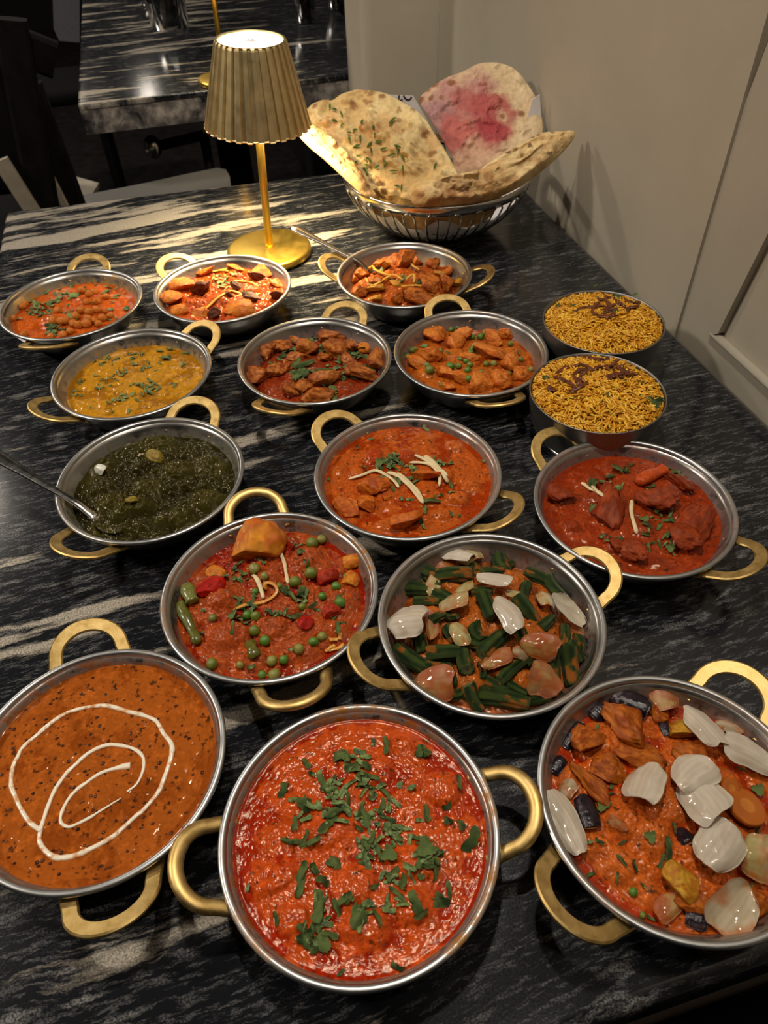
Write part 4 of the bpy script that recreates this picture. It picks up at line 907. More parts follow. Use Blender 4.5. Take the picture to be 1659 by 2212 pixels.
def peas(D, L, label, group, r0=None, seed=1, lib=None, name='pea', cat='pea', sink=.28):
    rs = random.Random(D.seed + seed)
    for q in L:
        d = sz(D, q[0], q[1], q[2] if len(q) > 2 else r0) ; put(name, rs.choice(lib or PEA), D, q[0], q[1], rs.uniform(0, 360), d, d, d * .95, label, cat, group, sink=-d * (.5 - sink), tilt=(rs.uniform(-1, 1), rs.uniform(-1, 1)))
def hang(cx, cy, *pix):
    out = []
    for x, y in pix: p = U(x, y, .048); out.append(math.atan2(p[1] - cy, p[0] - cx))
    return out
STN = {'o': S2L('#8a4a14'), 'y': S2L('#a57a1c'), 'g': S2L('#4d4414'), 'r': S2L('#7a2a0c')}
BOWLS = {  # centre, handle tips in the picture, handle section, residue, curry name, fill depth
    'A': (-.024, .187, [(1160, 1728), (358, 1880)], 'round', 'o', 'deep red curry', .0095),
    'B': (-.2065, .243, [(182, 1330), (245, 2008)], 'flat', 'o', 'brown lentil dal', .0105),
    'C': (.1835, .2015, [(1188, 1995), (1620, 1448)], 'flat', 'o', 'aubergine curry', .017),
    'D': (-.097, .386, [(543, 1062), (645, 1522)], 'round', 'o', 'pea and vegetable curry', .016),
    'E': (.0815, .350, [(1322, 1212), (755, 1436)], 'flat', 'o', 'okra dish', .023),
    'F': (.227, .470, [(1163, 930), (1636, 1222)], 'flat', 'r', 'smooth red lamb curry', .015),
    'G': (.024, .524, [(688, 898), (1108, 1108)], 'flat', 'o', 'orange chicken curry', .012),
    'H': (-.224, .533, [(440, 855), (150, 1188)], 'flat', 'g', 'spinach curry', .017),
    'I': (-.280, .7115, [(455, 706), (78, 890)], 'flat', 'y', 'yellow dal', .018),
    'J': (-.0725, .7235, [(765, 648), (590, 882)], 'flat', 'r', 'dark diced chicken curry', .024),
    'K': (.107, .726, [(955, 640), (1090, 872)], 'flat', 'o', 'pea and paneer curry', .020),
    'N': (-.3925, .8725, [(203, 540), (88, 742)], 'flat', 'y', 'chickpea curry', .017),
    'O': (-.200, .8975, [(345, 552)], 'flat', 'o', 'potato and meat curry', .017),
    'P': (.0395, .9155, [(690, 562), (1060, 590)], 'flat', 'y', 'dry mixed curry', .026)}
HOLD = {'A': 'nearest the front table edge', 'B': 'in the near open-side corner', 'C': 'in the near wall-side corner', 'D': 'beside the okra dish', 'E': 'full of okra and onion', 'F': 'in front of the nearer rice tin', 'G': 'at the table middle', 'H': 'with a spoon at its open side', 'I': 'between chickpeas and spinach', 'J': 'under coriander strips', 'K': 'touching the nearer rice tin', 'N': 'farthest toward the open side', 'O': 'right in front of the lamp base', 'P': 'right in front of the bread basket'}
DS = {}
for k, (cx, cy, hp, kind, st, nm, dep) in BOWLS.items():
    bowl(k, cx, cy, 'two-handled steel bowl holding the %s, %s' % (nm, HOLD[k]), hang(cx, cy, *hp), kind, STN[st], BH - dep, ord(k), .985 if k in 'JK' else 1.0)
def dish(k, what, base, oil, **kw):
    cx, cy, _, _, _, nm, dep = BOWLS[k]; D = Dish(k, cx, cy, what, dep, c_(base), c_(oil), seed=ord(k), **kw); DS[k] = D; return D
# A ---- deep red curry
t = tf(340, 1500, 1.929)
A = dish('A', 'deep red curry under heaped coriander in the nearest bowl', '#bd4a18', '#9c2408', tf=t, res=(140, 420), n=(.6, .16, .45), specks=.05, speckcol=(.10, .02, .004),
    lumps=[(860, 960, 120, 80, 5, 20), (820, 790, 100, 80, 3, 0), (470, 760, 80, 110, 3, 80), (1180, 380, 90, 70, 4, 10), (1020, 190, 80, 60, 3, 0), (700, 560, 150, 90, 3, 0), (1080, 690, 120, 90, 3, 0), (560, 470, 90, 60, 3, 40), (1050, 870, 110, 80, 3.5, 0), (560, 930, 80, 60, 3, 0), (900, 300, 90, 60, 2.5, 0)])
herbs(A, [(612, 470, 'leaf', 1.35, 80), (575, 540, 'shred', 1.2, 100), (570, 620), (620, 600), (540, 612), (655, 612), (790, 262), (768, 258, 'leaf', .8, 20), (830, 320), (862, 385), (815, 300), (900, 345), (790, 285), (845, 350), (870, 300), (720, 380), (690, 372), (620, 290), (645, 335), (850, 480), (872, 520), (840, 560), (740, 500, 'shred', 1.4, 130), (710, 545, 'shred', 1.3, 130), (770, 480), (800, 440), (950, 415), (940, 460), (960, 520), (985, 560), (920, 545), (930, 500), (900, 430), (1110, 245, 'leaf', .8), (1095, 238), (1010, 380), (1062, 395), (1120, 500), (1090, 525), (1205, 465, 'shred', 1, 150), (1212, 530, 'leaf', .7), (1265, 550, 'shred', 1, 80), (1252, 372, 'shred', .9, 80), (1072, 600), (1000, 600), (980, 628), (870, 625), (880, 680), (860, 702), (920, 660), (970, 680, 'leaf', .8), (905, 640), (895, 600), (1112, 650, 'leaf', 1), (1140, 690), (1172, 660), (1100, 632), (1150, 732, 'shred', 1.2, 80), (1092, 700), (1125, 720), (1160, 700), (1310, 610, 'shred', 1.5, 120), (740, 702, 'leaf', .7), (655, 730), (600, 790, 'shred', 1.4, 100), (690, 780), (606, 740), (985, 745, 'shred', 1.2, 140), (1022, 782), (960, 762), (905, 800, 'bit'), (1078, 870, 'shred', 1.5, 75), (1092, 915), (1216, 815, 'shred', 1, 80), (1185, 865, 'leaf', .7), (770, 862, 'shred', 1.3, 140), (800, 848), (757, 895), (862, 890), (838, 935, 'leaf', .9), (882, 872), (912, 935, 'shred', 1, 60), (962, 850), (1000, 832), (680, 890, 'shred', 1.6, 85), (674, 945, 'shred', 1.3, 95), (640, 1000), (625, 1030, 'leaf', 1), (690, 1042, 'leaf', 1), (722, 1002), (612, 985), (655, 1060), (500, 935, 'bit'), (380, 805, 'bit'), (765, 1162, 'bit'), (962, 215), (1000, 1140, 'bit'), (530, 400, 'shred', 1.2, 110), (900, 200, 'bit')],
    'coriander leaf on the deep red curry', L=(.0060, .0115), W=(.0028, .0050))
extra(A, [(830, 320), (800, 300), (870, 370), (720, 380), (850, 500), (740, 500), (950, 480), (980, 560), (900, 640), (1000, 600), (1120, 670), (1090, 700), (880, 680), (640, 605), (800, 870), (870, 900), (980, 850), (680, 900), (640, 1020), (1000, 770), (600, 480), (760, 440)], 110, 32, (.0055, .0095), (.0020, .0042))
# B ---- brown lentil dal with cream
t = tf(0, 1300, 2.91)
B = dish('B', 'brown lentil dal with a cream swirl in the corner bowl', '#a4551c', '#8d4414', tf=t, res=(120, 360), n=(.4, .25, .22), specks=.06, speckcol=(.045, .018, .008), mat='smooth_sauce')
rs = np.random.RandomState(4); lv = []; lc = []; Vb, Fb = ICO[2]
for i in range(170):
    a, r = rs.uniform(0, 2 * np.pi), B.R * .95 * math.sqrt(rs.uniform(0, 1)); x, y = r * math.cos(a), r * math.sin(a); z = B.z0 + float(B.H(x, y)[0]); s = rs.uniform(.0011, .0020)
    lv.append((Vb * [s, s * rs.uniform(.7, 1), s * .6] + [x, y, z - s * .34], [Fb], np.tile(S2L('#4a2410') * rs.uniform(.5, 1.6), (len(Vb), 1))))
V, Fs, Cc = join(lv); o = ob('lentils', mesh('lentils', V, Fs, M['smooth_sauce'], Cc), B.o); o['kind'] = 'stuff'
cream_paths = [[(820, 1030), (740, 1045), (640, 1075), (540, 1140), (460, 1205), (420, 1260), (385, 1340), (385, 1390), (430, 1415), (480, 1400), (560, 1360), (640, 1310), (760, 1235)],
    [(800, 1195), (860, 1145), (900, 1060), (900, 980), (850, 930), (760, 905), (660, 905), (560, 950), (480, 1020), (410, 1090), (360, 1160), (320, 1240), (290, 1320), (265, 1400), (250, 1460), (250, 1510), (290, 1570), (360, 1610), (480, 1595), (600, 1540), (720, 1470), (820, 1380), (920, 1290), (1000, 1190), (1040, 1090), (1075, 980), (1080, 900), (1030, 830), (980, 750), (900, 715), (800, 690), (700, 660), (620, 655), (500, 675), (400, 710), (300, 780), (220, 850), (140, 920), (110, 980), (80, 1050), (70, 1150), (95, 1220), (130, 1300), (190, 1390), (262, 1440)]]
cv = []
for i, pth in enumerate(cream_paths):
    P = np.array([B.at(x, y)[0] for x, y in pth]); P = smooth_path(P, 90 if i == 0 else 330); P[:, 2] = B.z0 + B.H(P[:, 0] - B.cx, P[:, 1] - B.cy) + .0003
    tt = np.linspace(0, 1, len(P)); w = .0028 * (1 + .30 * fbm(np.c_[tt * (60 if i else 25), tt * 0], 3, 3 + i)) * np.where(i == 0, np.interp(tt, [0, .03, .1, .85, 1], [1.6, 1.7, .95, .7, .25]), np.interp(tt, [0, .1, .33, .36, 1], [.5, .9, 1.05, 1.2, 1.05]))
    org = np.array([B.cx, B.cy, 0]); V, Fs = sweep(P - org, np.array([(-.62, -.25), (.62, -.25), (.5, .12), (.22, .26), (-.22, .26), (-.5, .12)]), taper=w)
    e = np.tile([1, 1, .6, 0, 0, .6], len(P)); br = sst(.05, .4, fbm(V * 420, 3, 8 + i)); k = np.clip(e * .75 + .8 * br * (np.repeat(tt, 6) > .30 if i else 0), 0, .92)[:, None]
    cv.append((V, Fs, np.array([.86, .78, .62]) * (1 - k) + S2L('#c97a26') * k))
V, Fs, Cc = join(cv); tag(ob('cream_swirl', mesh('cream_swirl', V, Fs, M['cream'], Cc), None, (B.cx, B.cy, 0)), 'white cream swirl drizzled over the brown lentil dal', 'cream')
# C ---- aubergine curry
t = tf(1120, 1420, 2.792)
C = dish('C', 'aubergine and onion curry in the wall-side corner bowl', '#b9561c', '#a8300a', tf=t, res=(120, 340), n=(1.5, .9, .8), mound=.007, specks=.05,
    lumps=[(600, 1250, 150, 110, 4, 30), (800, 1100, 140, 120, 4, 0), (480, 1150, 120, 90, 4, 30), (620, 1000, 120, 100, 5, 0), (740, 1400, 120, 90, 3, 30), (900, 900, 140, 110, 5, 0), (1300, 1000, 180, 150, 5, 0), (1200, 780, 160, 120, 5, 0), (280, 700, 90, 70, 4, 0), (1000, 1620, 130, 70, 4, 0), (520, 520, 160, 120, 5, -30)], lumpcol=S2L('#bd5d22'))
skins = [skin_me(i) for i in range(4)]
for (x, y, l, w, a) in [(640, 245, 270, 160, 28), (470, 330, 110, 110, -40), (330, 480, 200, 80, -55), (205, 650, 120, 80, -50), (412, 945, 215, 120, 75), (1000, 1090, 130, 90, 60), (1070, 1585, 130, 100, 20), (1350, 1600, 110, 90, -30), (880, 430, 120, 60, 70)]:
    d = (sz(C, x, y, l), sz(C, x, y, w) * 1.1); put('aubergine_piece', skins[int(x) % 4], C, x, y, a, d[0], d[1], d[1] * .55, 'glossy black aubergine skin in the aubergine curry', 'aubergine', 'aubergine skins', sink=-d[1] * .08, tilt=(.1, -.1))
pieces(C, AUBF, 'aubergine_piece', 'aubergine', 'soft orange aubergine cube in the aubergine curry', [(660, 420, 290, 200, 35), (450, 500, 210, 170, -30), (560, 700, 200, 170, 20), (720, 620, 240, 160, 15), (830, 330, 160, 150, 0), (1070, 640, 250, 180, 30), (1050, 1500, 190, 130, 20), (1440, 1500, 160, 190, 60), (1230, 1060, 150, 120, 0)], 'aubergine cubes', hk=.62, sink=.25)
pieces(C, AUBF, 'aubergine_piece', 'aubergine', 'long browned aubergine strip in the aubergine curry', [(470, 790, 330, 95, 42)], None, hk=.7, sink=.1)
pieces(C, YELP, 'potato_piece', 'potato', 'golden potato chunk in the aubergine curry', [(980, 470, 200, 160, 10), (970, 1370, 210, 200, 30)], None, hk=.6, sink=.15)
dcs = disc_me(5, S2L('#b8621e'), S2L('#c97a2c'))
for (x, y, l) in [(1355, 930, 235), (1250, 800, 120)]: d = sz(C, x, y, l); put('carrot_slice', dcs, C, x, y, 0, d, d * 1.1, .0045, ('round' if l > 200 else 'small') + ' orange carrot slice in the aubergine curry', 'carrot', 'carrot slices', sink=-.002, tilt=(.15, .1))
WH = [petal_me(i, (.56, .46, .33), (.74, .65, .53)) for i in range(5)]; TR = [petal_me(20 + i, (.38, .28, .14), (.52, .43, .28), S2L('#bd6a22'), .10) for i in range(4)]
ORP = [petal_me(40 + i, (.44, .22, .05), (.56, .36, .12), S2L('#b0541a'), .25) for i in range(4)]; CUP = [petal_me(60, (.52, .43, .29), (.70, .62, .48), None, 0, True), petal_me(61, (.50, .40, .24), (.66, .56, .38), S2L('#bd6a22'), .1, True)]
YEL = [petal_me(80 + i, (.42, .34, .12), (.56, .47, .20), S2L('#bd6a22'), .12) for i in range(3)]
def onions(D, L, where):
    nm = {'w': 'white onion petal', 't': 'translucent onion petal', 'o': 'orange-stained onion petal', 'c': 'cup-shaped pale onion petal', 'y': 'yellowish onion petal'}; lib = {'w': WH, 't': TR, 'o': ORP, 'c': CUP, 'y': YEL}
    for i, (x, y, l, w, a, k, up) in enumerate(L):
        d = (sz(D, x, y, l), sz(D, x, y, w) * 1.12); put('onion_petal', lib[k][(i * 3 + int(x)) % len(lib[k])], D, x, y, a, d[0], d[1], min(d) * .66, nm[k] + ' in the ' + where, 'onion', 'onion petals in the ' + where, sink=-up * .001, tilt=(random.uniform(-.18, .18), random.uniform(-.15, .15)))
onions(C, [(300, 810, 140, 90, -60, 't', 2), (860, 270, 170, 150, 70, 'o', 6), (1260, 440, 160, 80, 20, 't', 3), (890, 1510, 200, 120, -50, 'o', 3), (280, 1020, 400, 165, 62, 'w', 6), (800, 830, 310, 215, 100, 'w', 8), (1050, 745, 270, 210, -35, 'w', 9), (1140, 920, 310, 250, 55, 'w', 11), (1090, 480, 300, 150, 50, 'w', 8), (1355, 620, 350, 170, 25, 'w', 8), (1180, 1190, 310, 240, -60, 'w', 12), (1410, 1220, 230, 240, 10, 'y', 8), (1235, 1500, 330, 230, -55, 'c', 7), (590, 1010, 130, 60, 30, 'o', 3)], 'aubergine curry')
herbs(C, [(480, 450), (555, 830), (515, 910, 'leaf', .7), (490, 1110), (430, 1120, 'bit'), (625, 1120), (890, 1160, 'shred', 1.3, 70), (625, 1230, 'shred', 1, 50), (430, 1315, 'bit'), (600, 1325, 'bit'), (755, 1380), (1395, 930, 'shred', 1.5, 70), (1430, 1010, 'shred', 1.3, 80), (1450, 810, 'leaf', .7), (800, 1095, 'leaf', .6), (935, 1030), (1340, 680, 'shred', 1, 20), (1385, 1410), (1430, 1330), (860, 1230), (740, 780), (1040, 1545, 'leaf', .7), (800, 1590, 'bit'), (690, 1260, 'bit'), (560, 780)], 'chopped coriander on the aubergine curry', L=(.006, .011), W=(.0018, .0034))
peas(C, [(690, 1415, 55), (1465, 1515, 70), (740, 1580, 45)], 'dark green pea in the aubergine curry', 'peas in the aubergine curry')
# D ---- pea and vegetable curry
t = tf(320, 1030, 3.19)
D = dish('D', 'red pea and vegetable curry beside the okra dish', '#a4461a', '#8e1c08', tf=t, res=(120, 340), n=(1.8, 1.5, 1.5), mound=.005, specks=.04,
    lumps=[(550, 1100, 165, 120, 7, 0), (850, 1050, 130, 100, 5, 0), (1100, 560, 130, 110, 6, 0), (500, 850, 140, 100, 7, 0), (960, 900, 100, 80, 5, 0), (300, 960, 90, 170, 5, 80), (1350, 850, 120, 140, 5, 0), (700, 1250, 150, 90, 5, 0), (1050, 1200, 160, 90, 5, 0), (1300, 1050, 120, 90, 5, 0), (380, 660, 110, 80, 4, 0), (820, 720, 120, 80, 5, 0), (500, 1260, 100, 70, 4, 0)], lumpcol=S2L('#a5481e'))
pieces(D, POT, 'potato_piece', 'potato', 'big orange potato chunk in the vegetable curry', [(750, 490, 330, 270, -10)], None, hk=.62, sink=.22)
pieces(D, POT, 'potato_piece', 'potato', 'small orange potato chunk in the vegetable curry', [(1395, 590, 110, 130, 60), (470, 670, 120, 90, 0), (1390, 720, 110, 110, 0)], 'small potatoes', hk=.6, sink=.15)
pieces(D, REDP, 'pepper_piece', 'pepper', 'bright red pepper piece in the vegetable curry', [(440, 775, 175, 130, -20), (1082, 1020, 95, 95, 0)], None, hk=.6, sink=.2)
pieces(D, TOM, 'tomato_piece', 'tomato', 'soft red tomato chunk in the vegetable curry', [(1232, 705, 130, 120, 0), (1270, 930, 110, 110, 0)], None, hk=.6, sink=.2)
strip(D, [(212, 868), (240, 935), (275, 1000), (315, 1085), (350, 1165)], .0085, 'long olive green bean in the vegetable curry', 'bean', 'green_bean', (S2L('#4a4a14'), S2L('#6a6a24')), .0032, 'pea', None, .8)
strip(D, [(262, 768), (290, 825), (315, 885)], .0115, 'short pale green bean in the vegetable curry', 'bean', 'green_bean', (S2L('#5e6026'), S2L('#7c7c3a')), .0042, 'pea', None, .7)
strip(D, [(705, 1150), (720, 1200), (745, 1245)], .009, 'half buried green bean in the vegetable curry', 'bean', 'green_bean', (S2L('#4a4a14'), S2L('#6a6420')), .0010, 'pea', None, .7)
peas(D, [(445, 980, 62), (452, 1290, 84), (855, 1275, 80), (1040, 1190, 78), (1135, 1150, 76), (1135, 465, 86), (1196, 440, 70), (905, 475, 62), (735, 645, 84), (745, 970, 74), (690, 970, 66), (745, 1065, 80), (1010, 730, 86), (1125, 672, 92), (1326, 872, 80), (1300, 770, 70), (940, 1260, 66), (870, 1372, 90), (810, 1132, 78), (1060, 900, 62), (740, 800, 52), (1365, 700, 54), (900, 750, 50), (810, 690, 62), (790, 1370, 64), (1205, 1110, 70), (1200, 830, 60), (640, 1290, 58)], 'green pea in the vegetable curry', 'peas in the vegetable curry')
strip(D, [(910, 520), (940, 600), (950, 660), (965, 740)], .0030, 'pale ginger strip on the vegetable curry'); strip(D, [(720, 680), (765, 740), (795, 840)], .0036, 'pale ginger strip on the vegetable curry')
strip(D, [(585, 920), (680, 890), (780, 870), (860, 840), (890, 790), (870, 745), (820, 730), (805, 755), (815, 770)], .0032, 'looped orange ginger strip on the vegetable curry', col=(S2L('#c07a22'), S2L('#d99c3c')))
for p_ in ([(1220, 1210), (1290, 1165)], [(1240, 1205), (1330, 1190), (1360, 1160)], [(1250, 1130), (1310, 1130)], [(1320, 1130), (1325, 1075)]): strip(D, p_, .0030, 'short yellow ginger strip on the vegetable curry', col=(S2L('#c07a22'), S2L('#d9a03c')), group='ginger ends')
herbs(D, [(600, 640), (650, 680, 'leaf', .7), (620, 700), (590, 722), (642, 702), (700, 490, 'shred', 1.4, 40), (760, 550, 'shred', 1.3, 70), (785, 590), (790, 510), (1050, 530, 'leaf', .7), (1080, 482), (1100, 600, 'shred', 1, 100), (950, 800, 'leaf', 1.15, 60), (990, 842), (1062, 800, 'leaf', 1.1, 140), (1092, 822), (1040, 842), (640, 890, 'leaf', .7), (672, 890), (600, 970, 'leaf', 1, 70), (622, 1000, 'shred', 1.2, 60), (580, 1050, 'shred', 1.2, 100), (660, 1020), (692, 1012), (690, 930, 'shred', 1, 160), (840, 935), (912, 930), (1022, 960, 'shred', 1.5, 160), (1130, 890), (1162, 922, 'bit'), (620, 842), (722, 852), (1310, 1052, 'shred', 1.2), (1300, 970), (1320, 822, 'bit'), (380, 920, 'bit'), (632, 600), (500, 700, 'shred', 1.3, 10), (1240, 970), (1500 - 170, 1010), (380, 1080, 'bit'), (710, 1305, 'bit'), (985, 1195, 'bit'), (1010, 500)], 'chopped coriander on the vegetable curry', L=(.006, .0105), W=(.0022, .004))
# E ---- okra and onion
t = tf(740, 1130, 2.72)
E_ = dish('E', 'orange masala between okra and onion pieces', '#ac561c', '#7a3a10', tf=t, res=(110, 320), n=(1.8, 1.0, .8), mound=.017, specks=.04,
    lumps=[(860, 600, 200, 150, 6, 0), (700, 950, 160, 90, 5, 0), (1150, 700, 150, 120, 6, 0), (500, 550, 120, 120, 5, 0), (1100, 960, 140, 80, 5, 0), (640, 360, 120, 80, 6, 0), (1000, 320, 110, 80, 5, 0), (1330, 700, 90, 120, 4, 0)], lumpcol=S2L('#b5601f'))
OK = [okra_me(i) for i in range(7)]
for i, (x, y, l, w, a) in enumerate([(450, 265, 185, 110, 48), (660, 320, 200, 95, 8), (925, 215, 180, 105, 84), (1010, 150, 130, 60, -50), (1080, 530, 190, 105, 48), (850, 510, 160, 90, 70), (410, 812, 205, 118, 32), (595, 770, 185, 112, -6), (720, 835, 155, 100, 82), (790, 640, 100, 90, 60), (885, 730, 190, 105, -42), (790, 720, 120, 80, 20), (1000, 860, 230, 85, -38), (950, 1040, 270, 118, 12), (765, 1020, 150, 95, 60), (1228, 830, 185, 92, 82), (1320, 860, 210, 112, 74), (1150, 335, 160, 80, 20), (430, 405, 190, 110, 12), (640, 660, 110, 76, 50), (1010, 965, 160, 70, 30), (700, 985, 120, 66, -20), (1300, 670, 130, 64, 82), (560, 860, 120, 86, 10), (1345, 760, 120, 80, 40), (560, 350, 120, 80, 70), (1060, 410, 110, 66, 100), (500, 470, 140, 70, 10), (640, 560, 100, 60, 20), (1130, 800, 120, 70, -10), (830, 870, 90, 60, 80), (600, 450, 130, 80, 40), (880, 300, 120, 80, -20), (1230, 400, 140, 80, 60), (1200, 600, 120, 76, -40), (900, 960, 130, 80, 20), (1130, 1020, 150, 80, -15), (1380, 720, 110, 70, 70), (460, 700, 120, 80, 80), (820, 420, 110, 76, 10), (1060, 660, 120, 70, 70), (560, 560, 110, 70, -30), (640, 900, 130, 76, 70), (1240, 980, 120, 70, 60), (790, 300, 110, 70, 50)]):
    d = (sz(E_, x, y, l) * 1.12, sz(E_, x, y, w) * 1.12); put('okra_piece', OK[i % 7], E_, x, y, a, d[0], d[1] * .95, d[1] * .95, 'dark green okra piece in the okra dish', 'okra', 'okra pieces', sink=-d[1] * .22, tilt=(random.uniform(0, 6), random.uniform(-.15, .15)))
onions(E_, [(560, 230, 120, 130, 60, 'o', 4), (725, 165, 170, 130, 45, 'y', 6), (550, 400, 160, 80, 80, 'y', 5), (725, 415, 130, 80, -30, 'y', 5), (535, 620, 190, 70, 82, 'o', 5), (690, 510, 210, 130, 10, 'y', 8), (695, 675, 165, 90, 62, 'y', 7), (905, 825, 200, 95, -25, 'o', 7), (1030, 770, 120, 70, 10, 't', 5), (1180, 480, 160, 100, 80, 'y', 3), (1370, 620, 150, 95, 75, 'o', 2), (1145, 715, 220, 140, 10, 'o', 8), (570, 955, 255, 180, -6, 'o', 7), (1150, 925, 220, 180, 20, 'o', 7), (690, 252, 220, 125, 35, 'w', 11), (900, 388, 215, 100, 15, 'w', 10), (955, 582, 240, 120, 55, 'w', 12), (1295, 545, 250, 120, 32, 'c', 7), (415, 648, 240, 200, 6, 'w', 11), (1010, 440, 110, 60, 20, 'y', 4)], 'okra dish')
herbs(E_, [(680, 120, 'leaf', .8), (460, 340, 'shred', 1.2, 60), (480, 370, 'shred', 1.3, 150), (450, 320), (770, 210), (1100, 300, 'shred', 1.4, 150), (1130, 300), (940, 550), (1000, 140, 'shred', 1, 100), (420, 300), (880, 760)], 'chopped coriander on the okra dish', L=(.006, .010), W=(.002, .0036))
# F ---- smooth red lamb
t = tf(1100, 890, 2.968)
Fd = dish('F', 'smooth red lamb curry in front of the nearer rice tin', '#96381500'[:7], '#8a2c0c', tf=t, res=(100, 300), n=(1., .7, .5), specks=.02,
    lumps=[(620, 560, 95, 170, 8, 75), (1190, 680, 100, 150, 9, 80), (960, 545, 120, 90, 7, 20), (1120, 800, 110, 90, 7, 0), (330, 520, 95, 80, 6, 20), (790, 880, 95, 70, 6, 30), (400, 720, 75, 60, 4, 0), (680, 850, 70, 50, 4, 0), (1060, 450, 95, 70, 6, 20), (700, 340, 100, 60, 5, 0), (860, 720, 90, 90, 4, 0), (1000, 960, 130, 60, 4, 0), (560, 420, 70, 60, 5, 0)], lumpcol=S2L('#85331a'))
pieces(Fd, CH(4, 140, '#9c3f1a', '#7c2a0e', planes=5, name='meat_piece', rough=.16), 'meat_piece', 'meat', 'sauced lamb in the lamb curry', [(620, 600, 170, 300, 5), (1190, 690, 180, 260, 15), (950, 550, 220, 160, 20), (1110, 810, 190, 150, 10), (330, 530, 160, 130, 20), (790, 890, 170, 110, 30), (690, 860, 110, 80, 0), (1075, 450, 170, 110, 20)], 'lamb pieces', hk=.50, sink=.26)
strip(Fd, [(815, 472), (870, 440), (940, 408), (1002, 382)], .0125, 'orange red carrot baton in the lamb curry', 'carrot', 'carrot_baton', (S2L('#b2401a'), S2L('#c85a2a')), .004, 'chunk', None, .7)
GL = 'cream ginger strip on the lamb curry'
for p_ in ([(460, 458), (520, 505), (600, 540), (682, 582)], [(785, 568), (780, 640), (795, 710), (815, 790)]): strip(Fd, p_, .0036, GL)
strip(Fd, [(530, 478), (570, 520), (620, 555)], .0036, 'short cream ginger strip on the lamb curry')
herbs(Fd, [(690, 360, 'shred', 1.3, 20), (740, 382, 'leaf', .6), (780, 345, 'shred', 1, 160), (650, 420, 'shred', 1.4, 150), (600, 455), (540, 455, 'leaf', .7), (520, 470), (700, 490, 'leaf', .6), (660, 490), (640, 520), (548, 588, 'leaf', .7, 140), (910, 482, 'leaf', .8), (890, 520), (900, 590, 'shred', 1.3, 50), (930, 630, 'shred', 1.3, 50), (960, 662, 'shred', 1, 60), (870, 570), (1000, 700, 'shred', 1.5, 10), (1052, 702), (870, 700, 'leaf', .8), (880, 732, 'shred', 1.2, 20), (960, 742), (800, 840, 'leaf', .8, 100), (700, 810, 'shred', 1.3, 5), (650, 810), (590, 800), (655, 830, 'shred', 1, 80), (1040, 780, 'shred', 1.5, 150), (1076, 802, 'shred', 1, 80), (1070, 762), (930, 840, 'shred', 1.3, 160), (962, 852, 'shred', 1, 80), (890, 872, 'shred', 1.2, 70), (1030, 890, 'leaf', .9, 90), (1040, 912), (870, 785, 'shred', 1, 10), (1040, 660), (1020, 350), (1070, 385), (1100, 402), (1132, 412), (460, 535, 'bit')], 'chopped coriander on the lamb curry', L=(.006, .011), W=(.002, .0038))
# G ---- orange chicken curry
t = tf(620, 860, 3.19)
Gd = dish('G', 'orange chicken curry at the middle of the table', '#b2521a', '#983206', tf=t, res=(100, 300), n=(.8, .6, .55), specks=.05,
    lumps=[(600, 380, 70, 70, 5, 0, S2L('#a83414')), (820, 385, 80, 60, 5, 0, S2L('#a83414')), (1160, 310, 70, 60, 5, 0), (1170, 670, 90, 60, 5, 0), (340, 480, 60, 60, 3, 0), (1080, 790, 80, 60, 4, 0), (480, 500, 60, 50, 4, 0), (1090, 510, 60, 60, 5, 0), (700, 860, 110, 60, 3, 0), (1270, 590, 70, 60, 3, 0)], lumpcol=S2L('#b85a20'))
pieces(Gd, CHICK, 'chicken_piece', 'chicken', 'orange chicken piece in the chicken curry', [(585, 640, 150, 170, 70), (675, 615, 110, 110, 0), (960, 550, 130, 160, 75), (425, 760, 180, 150, 15), (560, 745, 140, 110, 20), (810, 860, 200, 190, 30), (700, 690, 70, 60, 0)], 'chicken pieces in the orange curry', hk=.62, sink=.22)
GG = 'cream ginger strip on the chicken curry'
for p_, w in (([(425, 568), (520, 540), (610, 512), (690, 545), (745, 590), (770, 628)], .0033), ([(690, 522), (760, 545), (840, 610), (890, 670), (940, 735)], .0045), ([(760, 525), (830, 580), (900, 650), (930, 720)], .0034), ([(878, 402), (960, 440), (1040, 500), (1105, 550)], .0034), ([(845, 455), (920, 455), (1000, 480), (1050, 540), (1048, 620)], .0036), ([(950, 405), (1020, 460), (1080, 540), (1110, 595)], .0034), ([(940, 410), (1000, 450), (1060, 520), (1075, 560)], .0028)): strip(Gd, p_, w, GG, group='ginger on the chicken curry', lift=.002)
herbs(Gd, [(640, 460, 'leaf', .9), (680, 432, 'leaf', 1), (720, 420, 'leaf', 1), (760, 430, 'leaf', .9), (700, 480), (742, 490), (650, 490), (725, 455), (620, 480), (765, 400), (800, 470), (860, 490, 'leaf', .8), (872, 530), (912, 530), (890, 580, 'shred', 1.3, 150), (840, 560), (660, 560, 'leaf', .9, 110), (680, 590), (740, 640, 'shred', 1.4, 60), (770, 580), (1010, 430), (1080, 460, 'leaf', .7), (1130, 452, 'leaf', .8), (1000, 720, 'shred', 2, 0), (940, 722, 'shred', 1.2, 10), (950, 780, 'shred', 1.4, 85), (790, 700), (850, 700, 'shred', 1.2, 0), (1130, 652, 'leaf', .7), (1130, 602, 'shred', 1, 70), (530, 490, 'shred', 1.3, 60), (920, 850, 'shred', 1.2, 60), (940, 895), (1185, 820, 'bit'), (1130, 800, 'bit'), (575, 285), (485, 345, 'bit'), (960, 208), (1355, 445, 'bit'), (290, 565, 'bit'), (1060, 680)], 'chopped coriander on the chicken curry', L=(.006, .010), W=(.0024, .004))
